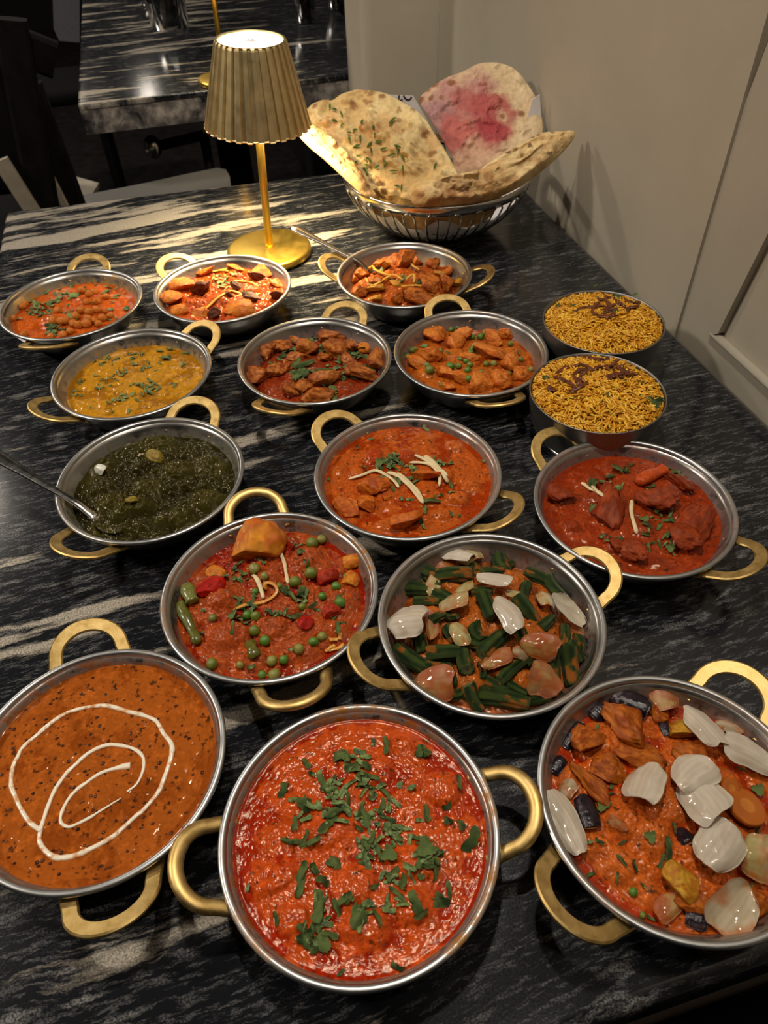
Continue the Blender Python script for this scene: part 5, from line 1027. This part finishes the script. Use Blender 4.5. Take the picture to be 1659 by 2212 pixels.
extra(Gd, [(680, 450), (720, 430), (740, 480), (860, 510), (900, 560), (1050, 450), (720, 600), (960, 740)], 34, 26, (.0045, .0085), (.0016, .0034))
extra(D, [(610, 690), (640, 860), (620, 1000), (960, 820), (1060, 820), (700, 930), (1000, 900), (860, 930), (1080, 500)], 36, 34, (.0045, .0085), (.0016, .0032))
extra(Fd, [(600, 470), (690, 500), (900, 520), (940, 640), (900, 720), (1050, 790), (1020, 880), (650, 815), (1090, 400)], 26, 26, (.0045, .008), (.0016, .003))
# H ---- spinach curry
t = tf(0, 840, 2.592)
Hd = dish('H', 'dark green spinach curry with potato lumps', '#2f2b0c', '#211f07', tf=t, res=(110, 320), n=(2.8, 2.6, 1.2), mound=.006, wrinkle=.0014,
    lumps=[(880, 320, 150, 90, 9, 0), (740, 690, 80, 125, 10, 80), (560, 420, 90, 75, 7, 0), (905, 760, 65, 55, 6, 0), (1010, 720, 80, 70, 6, 0), (1000, 470, 110, 90, 7, 0), (1160, 620, 110, 80, 6, 0), (480, 470, 100, 90, 5, 0), (620, 640, 90, 70, 5, 0), (1180, 430, 120, 90, 6, 10), (680, 290, 100, 60, 5, 0), (830, 560, 100, 60, 4, 0), (560, 780, 100, 50, 4, 0), (1090, 770, 80, 50, 4, 0)], lumpcol=S2L('#403b13'))
pieces(Hd, SAAGP, 'potato_piece', 'potato', 'yellow potato corner in the spinach curry', [(868, 352, 105, 60, 10), (748, 634, 75, 46, 0)], None, hk=.55, sink=.12)
pieces(Hd, [petal_me(99, (.5, .5, .36), (.62, .62, .48))], 'onion_petal', 'onion', 'white onion scrap in the spinach curry', [(562, 447, 70, 55, 20)], None, hk=.5, sink=.4)
# I ---- yellow dal
t = tf(100, 700, 4.484)
Id = dish('I', 'smooth yellow dal flecked with coriander', '#b8801e', '#9a6412', tf=t, res=(110, 320), n=(.8, .5, .3), wrinkle=.0009, mat='smooth_sauce', specks=.0)
pts = [(610, 340), (650, 360), (560, 380), (680, 350), (760, 310), (800, 300), (850, 300), (900, 300), (940, 290), (870, 330), (830, 340), (920, 310), (590, 320), (470, 370), (830, 380), (862, 400), (980, 370), (990, 402), (960, 430), (930, 452), (1002, 420), (1100, 385), (1070, 450), (1320, 400), (760, 450), (720, 470), (690, 490), (740, 500), (650, 500), (630, 530), (590, 550), (540, 550), (510, 590), (500, 630), (690, 552), (620, 600), (660, 540), (340, 560), (360, 550), (320, 580), (270, 660), (290, 690), (340, 700), (250, 690), (310, 650), (830, 590), (890, 600), (912, 610), (940, 590), (1000, 550), (1020, 570), (1000, 610), (1040, 630), (1080, 640), (1100, 620), (1060, 590), (980, 650), (960, 670), (1002, 680), (930, 690), (860, 680), (830, 692), (750, 690), (770, 720), (700, 740), (660, 750), (740, 742), (600, 770), (880, 750), (430, 820), (640, 850), (800, 850), (1240, 605), (1220, 580), (1360, 275, 'shred', 1.3, 10), (1200, 255, 'shred', 1.4, 170), (1100, 270, 'shred', 1.3, 170), (640, 390), (700, 330), (560, 340), (530, 400), (480, 505), (580, 575), (545, 620), (760, 480), (1030, 600), (975, 610), (945, 640), (720, 715)]
herbs(Id, pts + [(1145, 350, 'leaf', 1.4, 10), (1180, 335, 'leaf', 1, 60)], 'chopped coriander scattered on the yellow dal', L=(.0050, .0085), W=(.0020, .0036))
# J ---- dark diced chicken
t = tf(540, 700, 5.352)
J = dish('J', 'dark red sauce around the diced chicken pieces', '#8a3214', '#6a1806', tf=t, res=(100, 300), n=(1.4, 1., .8), mound=.007, specks=.03,
    lumps=[(250, 780, 160, 90, 3, 0), (700, 500, 200, 130, 4, 0), (700, 800, 150, 80, 4, 0), (1100, 720, 160, 80, 3, 0)], lumpcol=S2L('#8c3a1a'))
pieces(J, CHICKD, 'chicken_piece', 'chicken', 'browned chicken cube in the diced chicken', [(300, 270, 150, 230, 80), (480, 150, 200, 110, 0), (930, 185, 240, 170, 10), (680, 330, 190, 190, 20), (1000, 340, 220, 240, 70), (1465, 470, 230, 240, 40), (1280, 610, 310, 200, 10), (905, 650, 270, 180, 0), (120, 365, 180, 180, 30), (100, 620, 210, 190, 0), (320, 580, 170, 170, 40), (440, 540, 120, 120, 0), (560, 420, 230, 120, -10), (790, 870, 310, 150, 0), (1200, 285, 190, 130, 0), (650, 770, 150, 190, 50), (480, 790, 190, 150, 30), (1085, 265, 120, 120, 0), (850, 405, 130, 110, 0), (1130, 450, 150, 140, 0)], 'chicken cubes in the dark curry', hk=.72, sink=.20, grow=1.22)
pieces(J, POT, 'carrot_piece', 'carrot', 'orange carrot chunk in the diced chicken', [(1410, 275, 140, 150, 10)], None, hk=.7, sink=.1)
herbs(J, [(430, 190, 'shred', 1.5, 10), (480, 192), (380, 182), (690, 100, 'leaf', .7), (720, 130), (670, 180, 'shred', 1.6, 160), (740, 170), (620, 212), (490, 290, 'leaf', .9), (540, 330, 'shred', 1.3, 60), (440, 330, 'shred', 1.3, 140), (390, 382, 'shred', 1.3, 140), (350, 412), (860, 250, 'shred', 1.4, 110), (830, 270), (790, 322), (850, 350, 'shred', 1.2, 40), (740, 250), (940, 300, 'leaf', .7), (990, 330), (1030, 380, 'shred', 1.5, 75), (1040, 430), (1330, 260, 'leaf', .7), (1240, 280, 'shred', 1.4, 20), (1180, 282), (1130, 322), (1250, 330, 'shred', 1.5, 10), (1350, 320), (1220, 362, 'shred', 1.6, 10), (1280, 380, 'shred', 1.5, 5), (1150, 440, 'shred', 1.6, 130), (1120, 502, 'shred', 1.5, 120), (1090, 562, 'shred', 1.6, 110), (1100, 612, 'shred', 1.4, 110), (1200, 440), (1300, 502), (1390, 540, 'shred', 1.4, 30), (1400, 572), (550, 480, 'shred', 2, 170), (640, 470, 'shred', 1.5, 170), (740, 450), (680, 522), (540, 600, 'leaf', 1.3, 90), (560, 680, 'shred', 1.3, 60), (650, 590, 'leaf', .8), (690, 642), (630, 562), (240, 460), (290, 472), (900, 500), (950, 482), (860, 545, 'shred', 2, 170), (800, 560), (1000, 520), (850, 700), (780, 770, 'leaf', .7), (950, 760, 'leaf', .8), (970, 812, 'shred', 1.2, 80), (970, 872), (930, 740), (520, 720), (340, 530), (780, 702), (1010, 460)], 'strips of coriander on the diced chicken', L=(.008, .0145), W=(.0028, .0052), solo=22)
extra(J, [(470, 300), (1240, 320), (1130, 520), (1000, 360), (600, 600), (1350, 530), (700, 150), (860, 300), (950, 790), (560, 640)], 40, 40, (.006, .011), (.002, .004))
# K ---- pea and paneer
t = tf(820, 580, 2.5136)
K = dish('K', 'orange sauce of the pea and paneer curry', '#b05818', '#8e3a0a', tf=t, res=(100, 300), n=(1.2, .9, .6), mound=.003, specks=.05,
    lumps=[(560, 560, 80, 50, 3, 0), (250, 560, 70, 50, 3, 0), (720, 440, 60, 40, 3, 0), (400, 460, 80, 50, 4, 0)], lumpcol=S2L('#b86420'))
pieces(K, PANEER, 'paneer_piece', 'paneer', 'orange coated paneer cube in the paneer curry', [(300, 380, 105, 90, 0), (400, 415, 85, 90, 30), (440, 375, 70, 90, 80), (200, 530, 115, 75, 10), (270, 485, 100, 80, 0), (605, 395, 110, 75, 30), (600, 470, 170, 85, 5), (690, 530, 85, 85, 20), (360, 585, 120, 95, 20), (440, 615, 95, 75, 0), (540, 640, 105, 105, 40), (650, 620, 105, 105, 10), (370, 652, 75, 60, 0), (760, 585, 80, 80, 0), (680, 362, 75, 60, 0), (480, 500, 90, 60, 0)], 'paneer cubes', hk=.7, sink=.2, grow=1.15)
peas(K, [(268, 560, 52), (258, 535, 40), (385, 540, 50), (430, 535, 38), (470, 510, 36), (490, 530, 38), (480, 555, 40), (490, 465, 40), (510, 430, 36), (500, 380, 36), (545, 380, 40), (575, 358, 40), (390, 340, 34), (460, 490, 34), (580, 525, 38), (620, 525, 40), (485, 608, 42), (330, 455, 36), (180, 452, 38), (765, 500, 36), (340, 640, 38), (700, 580, 36), (710, 415, 34), (150, 480, 30), (550, 570, 34), (520, 430, 34), (440, 490, 34), (730, 495, 34), (820, 555, 34), (525, 420, 34), (190, 445, 34), (500, 445, 34)], 'green pea in the paneer curry', 'peas with the paneer')
herbs(K, [(250, 420, 'leaf', .8), (240, 430), (720, 520, 'shred', 1.3, 70), (420, 575, 'shred', 1.2, 20), (330, 460), (370, 460), (750, 460), (740, 600), (430, 322), (620, 405, 'bit'), (300, 560, 'bit'), (600, 420, 'bit')], 'dark coriander scraps on the paneer curry', L=(.006, .010), W=(.002, .0036))
strip(K, [(630, 368), (660, 352), (700, 352), (722, 362)], .0028, 'curved orange ginger strip on the paneer curry', col=(S2L('#c07a22'), S2L('#d99c3c')))
# N ---- chickpeas
t = tf(0, 560, 5.184)
N = dish('N', 'orange chickpea curry sauce at the far open side', '#bd561a', '#b04a12', tf=t, res=(90, 280), n=(.9, .5, .35), mound=.002,
    lumps=[(960, 640, 260, 160, 5, 0), (1000, 430, 200, 90, 4, 0), (650, 650, 200, 90, 4, 0), (250, 600, 120, 70, 2, 0), (450, 560, 160, 80, 3, 0)], lumpcol=S2L('#b8541c'))
peas(N, [(915, 595, 100), (1010, 610, 105), (990, 685, 110), (980, 750, 115), (660, 600, 100), (600, 680, 110), (690, 690, 100), (830, 730, 105), (760, 700, 100), (890, 760, 105), (1080, 590, 95), (980, 500, 90), (1090, 490, 95), (1150, 680, 95), (1060, 700, 90), (920, 370, 90), (1060, 390, 90), (1000, 410, 85), (720, 865, 100), (800, 830, 95), (260, 550, 90), (110, 690, 80), (280, 860, 90), (1110, 742, 90), (1190, 440, 85), (580, 885, 85), (860, 660, 95), (1170, 600, 85), (1240, 650, 80), (150, 500, 80)], 'tan chickpea in the chickpea curry', 'chickpeas', lib=CPEA, name='chickpea', cat='chickpea', sink=.25)
herbs(N, [(650, 470, 'leaf', 1.5, 80), (840, 420, 'leaf', 1.5, 60), (700, 400, 'leaf', 1), (760, 385, 'leaf', 1)], 'large pale coriander leaf on the chickpea curry', light=True)
herbs(N, [(620, 400), (660, 320), (800, 310, 'shred', 1.3, 80), (480, 350), (520, 380), (400, 500, 'leaf', .8), (440, 520), (360, 560, 'leaf', .8), (500, 540, 'leaf', 1), (560, 500, 'leaf', 1), (590, 530, 'leaf', .8), (320, 610), (300, 590), (420, 610, 'leaf', .8), (470, 640), (430, 650), (560, 580, 'leaf', .8), (380, 590), (550, 740, 'leaf', 1), (600, 770, 'leaf', 1), (570, 800, 'leaf', .9), (620, 810, 'leaf', .9), (660, 790), (700, 800, 'leaf', .9), (540, 830), (600, 850, 'leaf', .8), (740, 610), (790, 640, 'leaf', .8), (850, 680, 'shred', 1.4, 30), (900, 710), (980, 370, 'shred', 1.3, 140), (940, 330, 'leaf', .8), (1075, 290), (1160, 380), (1210, 380), (1320, 410, 'shred', 1.2, 40), (1260, 490, 'leaf', .7), (1020, 470), (1090, 540), (1240, 580), (1420, 570, 'leaf', .7), (1400, 545), (1300, 670), (220, 680), (280, 470, 'shred', 1.6, 170), (760, 520), (700, 440), (780, 450)], 'dark coriander on the chickpea curry', L=(.006, .010), W=(.0026, .0042))
extra(N, [(480, 560), (600, 520), (560, 600), (600, 800), (700, 420), (800, 640), (400, 560), (1220, 400), (1260, 620)], 46, 45, (.005, .009), (.0022, .0038))
# O ---- potato and meat
t = tf(320, 530, 5.184)
O = dish('O', 'glistening red sauce around the potato and meat', '#b04a16', '#8e2c06', tf=t, res=(90, 280), n=(2.0, 1.6, 1.0), mound=.005, lumps=[(900, 620, 300, 120, 4, 0), (1150, 500, 150, 90, 4, 0), (500, 640, 160, 90, 3, 0), (1000, 250, 250, 70, 4, 0)], lumpcol=S2L('#b0501e'))
pieces(O, CH(4, 130, '#d98428', '#b8551a', planes=6, name='potato_piece', rough=.12), 'potato_piece', 'potato', 'golden potato chunk in the meat curry', [(390, 490, 210, 190, 30), (280, 640, 220, 150, 10), (610, 275, 190, 110, 0), (1280, 310, 240, 130, 0), (1050, 735, 340, 180, 5), (350, 725, 190, 110, 0), (1010, 205, 170, 80, 0), (1430, 440, 130, 110, 0), (600, 780, 160, 90, 0)], 'potatoes near the lamp', hk=.6, sink=.22, grow=1.12)
pieces(O, LAMB, 'meat_piece', 'meat', 'dark brown meat cube in the meat curry', [(615, 520, 190, 170, 20), (1190, 375, 190, 100, 0), (1425, 580, 130, 110, 20), (770, 765, 130, 110, 0), (990, 470, 150, 80, 0), (400, 375, 80, 70, 0), (910, 575, 90, 60, 0), (1160, 620, 170, 110, 0)], 'meat near the lamp', hk=.75, sink=.15, grow=1.12)
GY = (S2L('#c98e22'), S2L('#e0b040'))
for p_ in ([(555, 210), (640, 215), (720, 260), (800, 285), (860, 270), (920, 245)], [(640, 720), (720, 640), (830, 570), (940, 525), (1050, 545)], [(570, 730), (640, 700)], [(930, 415), (1010, 410), (1100, 420), (1180, 440), (1240, 470)], [(1000, 580), (1100, 565), (1200, 570), (1260, 550)], [(800, 290), (900, 310)]): strip(O, p_, .0034, 'yellow ginger strip on the meat curry', col=GY, group='ginger near the lamp')
herbs(O, [(800, 340, 'leaf', .8), (860, 340, 'leaf', .7), (940, 330), (980, 350), (760, 390, 'leaf', .8), (740, 440), (800, 420, 'leaf', .8), (870, 400), (850, 450), (880, 470, 'leaf', .8), (780, 480), (730, 370), (900, 430), (1060, 520, 'shred', 1.3, 70), (1080, 560), (900, 360), (820, 380), (760, 350), (830, 470)], 'light green coriander on the meat curry', light=True)
# P ---- dry mixed curry with spoon
t = tf(720, 520, 4.608)
Pd = dish('P', 'dry orange curry base in front of the bread basket', '#a8501a', '#8a3a0c', tf=t, res=(90, 280), n=(1.6, 1.2, .8), mound=.016, lumps=[(620, 250, 200, 130, 7, 0), (900, 480, 250, 120, 4, 0), (350, 450, 200, 100, 4, 0)], lumpcol=S2L('#ac5620'))
pieces(Pd, ORNG, 'meat_piece', 'meat', 'orange brown meat in the dry curry', [(655, 125, 190, 120, 0), (520, 165, 100, 120, 80), (715, 255, 210, 180, 10), (600, 240, 140, 140, 30), (840, 235, 120, 110, 0), (990, 270, 150, 160, 70), (1140, 315, 130, 110, 0), (290, 300, 110, 100, 0), (170, 415, 110, 100, 0), (820, 570, 260, 150, 10), (950, 445, 230, 180, 20), (640, 570, 130, 150, 60), (270, 545, 150, 110, 0), (380, 215, 130, 100, 0), (250, 370, 160, 120, 0), (1100, 445, 210, 150, 30), (480, 230, 120, 100, 0), (420, 420, 150, 90, 0), (1000, 560, 140, 90, 0)], 'meat pieces in the dry curry', hk=.85, sink=.2)
pieces(Pd, YELP, 'potato_piece', 'potato', 'yellow orange potato baton in the dry mixed curry', [(425, 500, 240, 95, 5), (440, 590, 120, 80, 0), (545, 275, 80, 150, 0), (1060, 355, 110, 80, 0), (1250, 455, 110, 100, 0), (640, 445, 170, 60, 15), (330, 330, 110, 60, 0)], 'potatoes in the dry curry', hk=.8, sink=.1)
d = sz(Pd, 1205, 330, 130); put('carrot_slice', dcs, Pd, 1205, 330, 80, d, d * .8, .006, 'orange carrot ring on edge in the dry mixed curry', 'carrot', sink=-.004, tilt=(.9, .1))
for p_ in ([(330, 330), (370, 290), (420, 340), (520, 370), (620, 390), (690, 430)], [(320, 400), (380, 450), (470, 450), (530, 410), (580, 390)], [(770, 175), (750, 230), (790, 290), (860, 330)], [(720, 430), (790, 380), (810, 400), (800, 460)], [(680, 490), (780, 490), (890, 490)]): strip(Pd, p_, .0034, 'yellow ginger strip on the dry mixed curry', col=GY, group='ginger on the dry curry', lift=.006)
herbs(Pd, [(410, 380), (480, 320), (490, 290, 'leaf', .7), (420, 300), (580, 385), (690, 360), (680, 410, 'leaf', .7), (700, 380), (860, 400, 'leaf', .9, 120), (830, 440), (870, 420), (960, 390), (980, 350), (690, 250), (790, 190), (830, 470)], 'chopped coriander on the dry mixed curry', L=(.006, .010), W=(.0026, .004))
# ------------------------------------------------------------------ rice tins
def compass(q):
    return ['right', 'lower right', 'below', 'lower left', 'left', 'upper left', 'above', 'upper right'][int(round(math.degrees(math.atan2(q[1], q[0])) / 45)) % 8].replace('below', 'camera side').replace('above', 'far side').replace('lower ', 'camera side ').replace('upper ', 'far side ')
def tin(label, cx, cy, seed, stripes, leaves, rlabel, where):
    R, Hh = .0696, .060
    t = thing('rice_tin', label, 'tin', (cx, cy, 0), 0, 'steel rice tins')
    pr = [(.0005, .004), (.046, .004), (.0485, .0), (.0505, .0), (.0505, .005), (.0535, .0065), (.0600, .014), (.0655, .028), (.0680, .044), (.0688, .0575), (.0696, .0592), (.0692, .0600), (.0682, .0598), (.0676, .057), (.0660, .044), (.0635, .030), (.058, .016), (.050, .008), (.0005, .007)]
    V, Fs = lathe(pr, 96); ob('body', mesh('body', V, Fs[0], M['tin_steel']), t)
    V, Fs = lathe([(.0504, .0012), (.0522, .002), (.0522, .0035), (.0504, .0045)], 72); ob('foot_ring', mesh('foot_ring', V, Fs[0], M['steel_smooth']), t)
    rs = np.random.RandomState(seed)
    hm = lambda x, y: .0555 + .0105 * np.clip(1 - (np.hypot(x, y) / .068) ** 2, 0, 1) ** .75 + .0022 * fbm(np.c_[np.atleast_1d(x), np.atleast_1d(y)] * 45, 3, seed)
    rr = np.linspace(.0001, .0665, 30); aa = np.linspace(0, 2 * np.pi, 90, endpoint=False); x = (rr[:, None] * np.cos(aa)).ravel(); y = (rr[:, None] * np.sin(aa)).ravel(); z = hm(x, y) - .003
    base = (np.c_[x, y, z], [grid_faces(30, 90, True)], np.tile(S2L('#a8700e'), (len(x), 1)))
    NG = 2700; a = rs.uniform(0, 2 * np.pi, NG); r = .0672 * np.sqrt(rs.uniform(0, 1, NG)); gx, gy = r * np.cos(a), r * np.sin(a); gz = hm(gx, gy) + rs.uniform(-.0028, .0012, NG)
    th = rs.uniform(0, 2 * np.pi, NG); el = rs.normal(0, .33, NG); L = rs.uniform(.0080, .0125, NG); w = rs.uniform(.00092, .00128, NG); bd = rs.normal(0, .0011, NG)
    edge = sst(.058, .067, r); sp = rs.uniform(size=NG) < .35; th = np.where(sp, a + rs.normal(0, .5, NG), th); el = el - .35 * edge * np.sign(np.cos(th - a))
    k = np.linspace(-.5, .5, 6); wf = np.array([.25, .85, 1, 1, .85, .2]); q = np.linspace(0, 2 * np.pi, 5, endpoint=False)
    dx = np.stack([np.cos(th) * np.cos(el), np.sin(th) * np.cos(el), np.sin(el)], -1); sd = np.stack([-np.sin(th), np.cos(th), 0 * th], -1); upv = np.cross(dx, sd)
    ctr = np.stack([gx, gy, gz], -1)[:, None] + dx[:, None] * (L[:, None, None] * k[None, :, None]) + sd[:, None] * (bd[:, None] * (1 - 4 * k ** 2)[None])[:, :, None]
    V = ctr[:, :, None] + (w[:, None] * wf)[:, :, None, None] * (np.cos(q)[None, None, :, None] * sd[:, None, None] + np.sin(q)[None, None, :, None] * upv[:, None, None])
    rad_ = np.linalg.norm(V[..., :2], axis=-1); f = np.minimum(1, .0730 / rad_); low = V[..., 2] < .0605; f = np.where(low, np.minimum(1, .0668 / rad_), f); V[..., :2] *= f[..., None]
    f1 = grid_faces(6, 5, True); Fg = (f1[None] + (np.arange(NG) * 30)[:, None, None]).reshape(-1, 4)
    pal = np.array([S2L('#e0a51c'), S2L('#d2940f'), S2L('#eab93a'), S2L('#c9860c')])[rs.randint(0, 4, NG)]; cg = np.repeat(pal * rs.uniform(.85, 1.12, (NG, 1)), 30, 0)
    V, Fs, Cc = join([base, (V.reshape(-1, 3), [Fg[:, ::-1]], cg)])
    tag(ob('rice', mesh('rice', V, Fs, M['rice'], Cc), None, (cx, cy, 0)), rlabel, 'rice', kind='stuff')
    hz = lambda x, y: float(hm(np.array([x]), np.array([y]))[0])
    for i, pth in enumerate(stripes):
        P = []
        for px, py in pth:
            zz = .066
            for _ in range(3): p = U(px, py, zz); zz = hz(p[0] - cx, p[1] - cy)
            P.append((p[0] - cx, p[1] - cy, zz + .0018))
        P = smooth_path(P, 22); tt = np.linspace(0, 1, 22); P = P + np.c_[fbm(np.c_[tt * 5, tt * 0 + i], 2, seed), fbm(np.c_[tt * 5, tt * 0 + i + 9], 2, seed), abs(fbm(np.c_[tt * 6, tt * 0 + i + 4], 2, seed))] * .0030
        wv = .5 + .5 * abs(fbm(np.c_[tt * 4, tt * 0 + i], 2, seed + 3)) * 1.6; V, Fs = sweep(P, rrect(.0052, .0014, .3), taper=wv * np.clip(np.minimum(tt, 1 - tt) * 7 + .3, 0, 1)); nz = np.clip(.5 + .8 * fbm(V * 260, 3, seed + i), 0, 1)[:, None]
        o = ob('fried_onion', mesh('fried_onion', V - P.mean(0), Fs, M['fried_onion'], S2L('#331206') * (1 - nz) + S2L('#7c3812') * nz), None, P.mean(0) + [cx, cy, 0]); q_ = proj(P.mean(0) + [cx, cy, 0]) - proj((cx, cy, .062)); tag(o, 'dark fried onion strand %s, %s of its middle' % (where, compass(q_)), 'fried onion', 'fried onions on the rice ' + where)
    for (px, py, s, deg, kind) in leaves:
        zz = .066
        for _ in range(3): p = U(px, py, zz); zz = hz(p[0] - cx, p[1] - cy)
        l = s / pxm(p); o = ob('coriander_leaf', LEAF[kind][int(px) % 7]); o.matrix_world = Matrix.Translation(Vector((p[0], p[1], zz + .0012))) @ Matrix.Rotation(math.radians(deg), 4, 'Z') @ Matrix.Rotation(.25, 4, 'X') @ Matrix.Diagonal((l, l * (.9 if kind == 'leaf' else .35), l * .5, 1))
        tag(o, 'bright green coriander on the rice ' + where, 'herb', 'coriander on the rice ' + where)
def ztf(f, L): return [[f(x, y) for x, y in p] for p in L]
z1 = tf(820, 580, 2.5136)
tin('steel tin of yellow rice nearer the camera, touching the pea and paneer bowl', .2255, .6185, 5, ztf(z1, [[(930, 600), (970, 605), (1020, 630), (1060, 660), (1040, 690)], [(1030, 690), (1060, 670), (1110, 640), (1140, 630)], [(940, 580), (1000, 545), (1080, 530), (1150, 560), (1190, 545)], [(1040, 590), (1080, 560), (1110, 580), (1090, 610), (1050, 600)], [(1060, 490), (1120, 490), (1180, 500), (1240, 505)], [(1130, 480), (1190, 510), (1250, 500)], [(1220, 560), (1260, 540), (1300, 500), (1290, 550), (1330, 580)], [(1230, 590), (1270, 600), (1310, 575), (1410, 585)], [(1290, 520), (1320, 560), (1380, 580)], [(1160, 560), (1230, 540), (1280, 560)], [(900, 640), (930, 670), (960, 675)], [(1060, 610), (1090, 630), (1070, 600)], [(1240, 610), (1280, 580), (1330, 600)]]),
    [(*z1(903, 602), 22, 60, 'leaf'), (*z1(1495, 725), 44, 20, 'leaf'), (*z1(1235, 690), 18, 80, 'shred'), (*z1(1330, 610), 18, 10, 'shred'), (*z1(1410, 625), 18, 120, 'shred'), (*z1(1090, 480), 26, 10, 'leaf'), (*z1(1410, 695), 12, 60, 'shred'), (*z1(1060, 705), 10, 10, 'bit')], 'yellow rice grains heaped in the nearer tin', 'in the nearer tin')
pL = U(1303.5, 693, .060); dv = pL[:2] - np.array([.2255, .6185]); pL2 = np.array([.2255, .6185]) + dv / np.linalg.norm(dv) * max(np.linalg.norm(dv), .1400)
tin('steel tin of yellow rice against the wall, behind the other tin', pL2[0], pL2[1], 8, ztf(z1, [[(1050, 240), (1100, 225), (1150, 215), (1200, 205)], [(1110, 215), (1170, 210), (1230, 215)], [(1180, 165), (1230, 190), (1240, 230), (1200, 265)], [(1190, 190), (1160, 240), (1200, 270), (1250, 270)], [(1220, 230), (1260, 260), (1220, 280)], [(1240, 215), (1290, 205), (1330, 220)], [(1330, 180), (1370, 200), (1400, 190), (1380, 230)], [(1340, 240), (1380, 215), (1410, 200)], [(1200, 180), (1250, 165), (1290, 180)], [(1210, 240), (1250, 225), (1290, 235)]]),
    [(*z1(970, 205), 22, 60, 'shred'), (*z1(1055, 205), 16, 20, 'shred'), (*z1(1280, 242), 18, 20, 'leaf'), (*z1(1303, 293), 10, 30, 'bit'), (*z1(1290, 165), 26, 10, 'leaf'), (*z1(1180, 100), 18, 10, 'shred'), (*z1(1385, 150), 18, 30, 'shred'), (*z1(1100, 145), 8, 30, 'bit')], 'yellow rice grains heaped in the tin against the wall', 'in the tin by the wall')
# ------------------------------------------------------------------ serving spoons
def spoon(label, bowl_pt, rim_pt, end_px, wide, hl):
    """head sunk in the curry, neck over the rim, handle running up to the free end"""
    p0, p1 = np.array(bowl_pt), np.array(rim_pt); d = p1 - p0; d /= np.linalg.norm(d)
    best = min(np.linspace(.05, .40, 400), key=lambda k: np.hypot(*(proj(p0 + d * k) - np.array(end_px)))); p2 = p0 + d * best
    t = thing('serving_spoon', label, 'spoon', p0 * [1, 1, 0] + [0, 0, p0[2] - .012]); org = np.array(t.location)
    side = np.cross(d, [0, 0, 1.]); side /= np.linalg.norm(side); up = np.cross(side, d)
    n = 30; tt = np.linspace(0, 1, n); P = p0[None] + (p2 - p0)[None] * tt[:, None] + up[None] * (.006 * np.exp(-(tt / .10) ** 2) * -1)[:, None]
    w = np.interp(tt, [0, .08, .25, .6, .9, .97, 1], [.0048, .0034, .0032, .0050, wide, wide * .95, wide * .45]); V = []
    for p, ww in zip(P, w):
        s = rrect(2 * ww, .0026, .35); V.append(p + s[:, :1] * side + s[:, 1:] * up)
    V = np.concatenate(V) - org; ob('handle', mesh('handle', V, [grid_faces(n, 8, True), np.arange(8)[None, ::-1], (np.arange(8) + (n - 1) * 8)[None]], M['steel_smooth']), t)
    fw = -d * [1, 1, 0]; fw = fw / np.linalg.norm(fw); a = np.linspace(0, 2 * np.pi, 40, endpoint=False); rings = []
    for k, z in ((1.0, 0), (.86, -.003), (.6, -.0065), (.3, -.008), (.02, -.0085)): rings.append(np.array(p0) + fw * hl * .92 + k * (np.cos(a)[:, None] * fw * hl + np.sin(a)[:, None] * side * hl * .66) + np.array([0, 0, z - .004]))
    for k, z in ((.02, -.0073), (.3, -.0068), (.6, -.0053), (.86, -.0018), (.97, .0006)): rings.append(np.array(p0) + fw * hl * .92 + k * (np.cos(a)[:, None] * fw * hl + np.sin(a)[:, None] * side * hl * .66) + np.array([0, 0, z - .004]))
    ob('spoon_head', mesh('spoon_head', np.concatenate(rings) - org, [grid_faces(10, 40, True)], M['steel_smooth']), t); return t
def proj(p): q = np.asarray(p) - CAM; z = q @ fwd; return np.array([W / 2 + F * (q @ RT) / z, H / 2 - F * (q @ UP) / z])
def rimpt(k, px, py):
    cx, cy = BOWLS[k][:2]; p = U(px, py, .0478); v = p[:2] - [cx, cy]; v = v / np.linalg.norm(v) * .0885; return np.array([cx + v[0], cy + v[1], .0478])
spoon('steel spoon with a broad worn handle end, in the dry mixed curry', U(800, 577, BOWLS['P'][6] * -1 + BH + .012), U(738, 545, .0485), (626, 497), .0090, .016)
spoon('steel spoon whose handle runs out over the open side, in the spinach curry', U(208, 1112, .0365), U(112, 1055, .0485), (-60, 978), .0080, .018)
pc = U(222, 1142, .034)
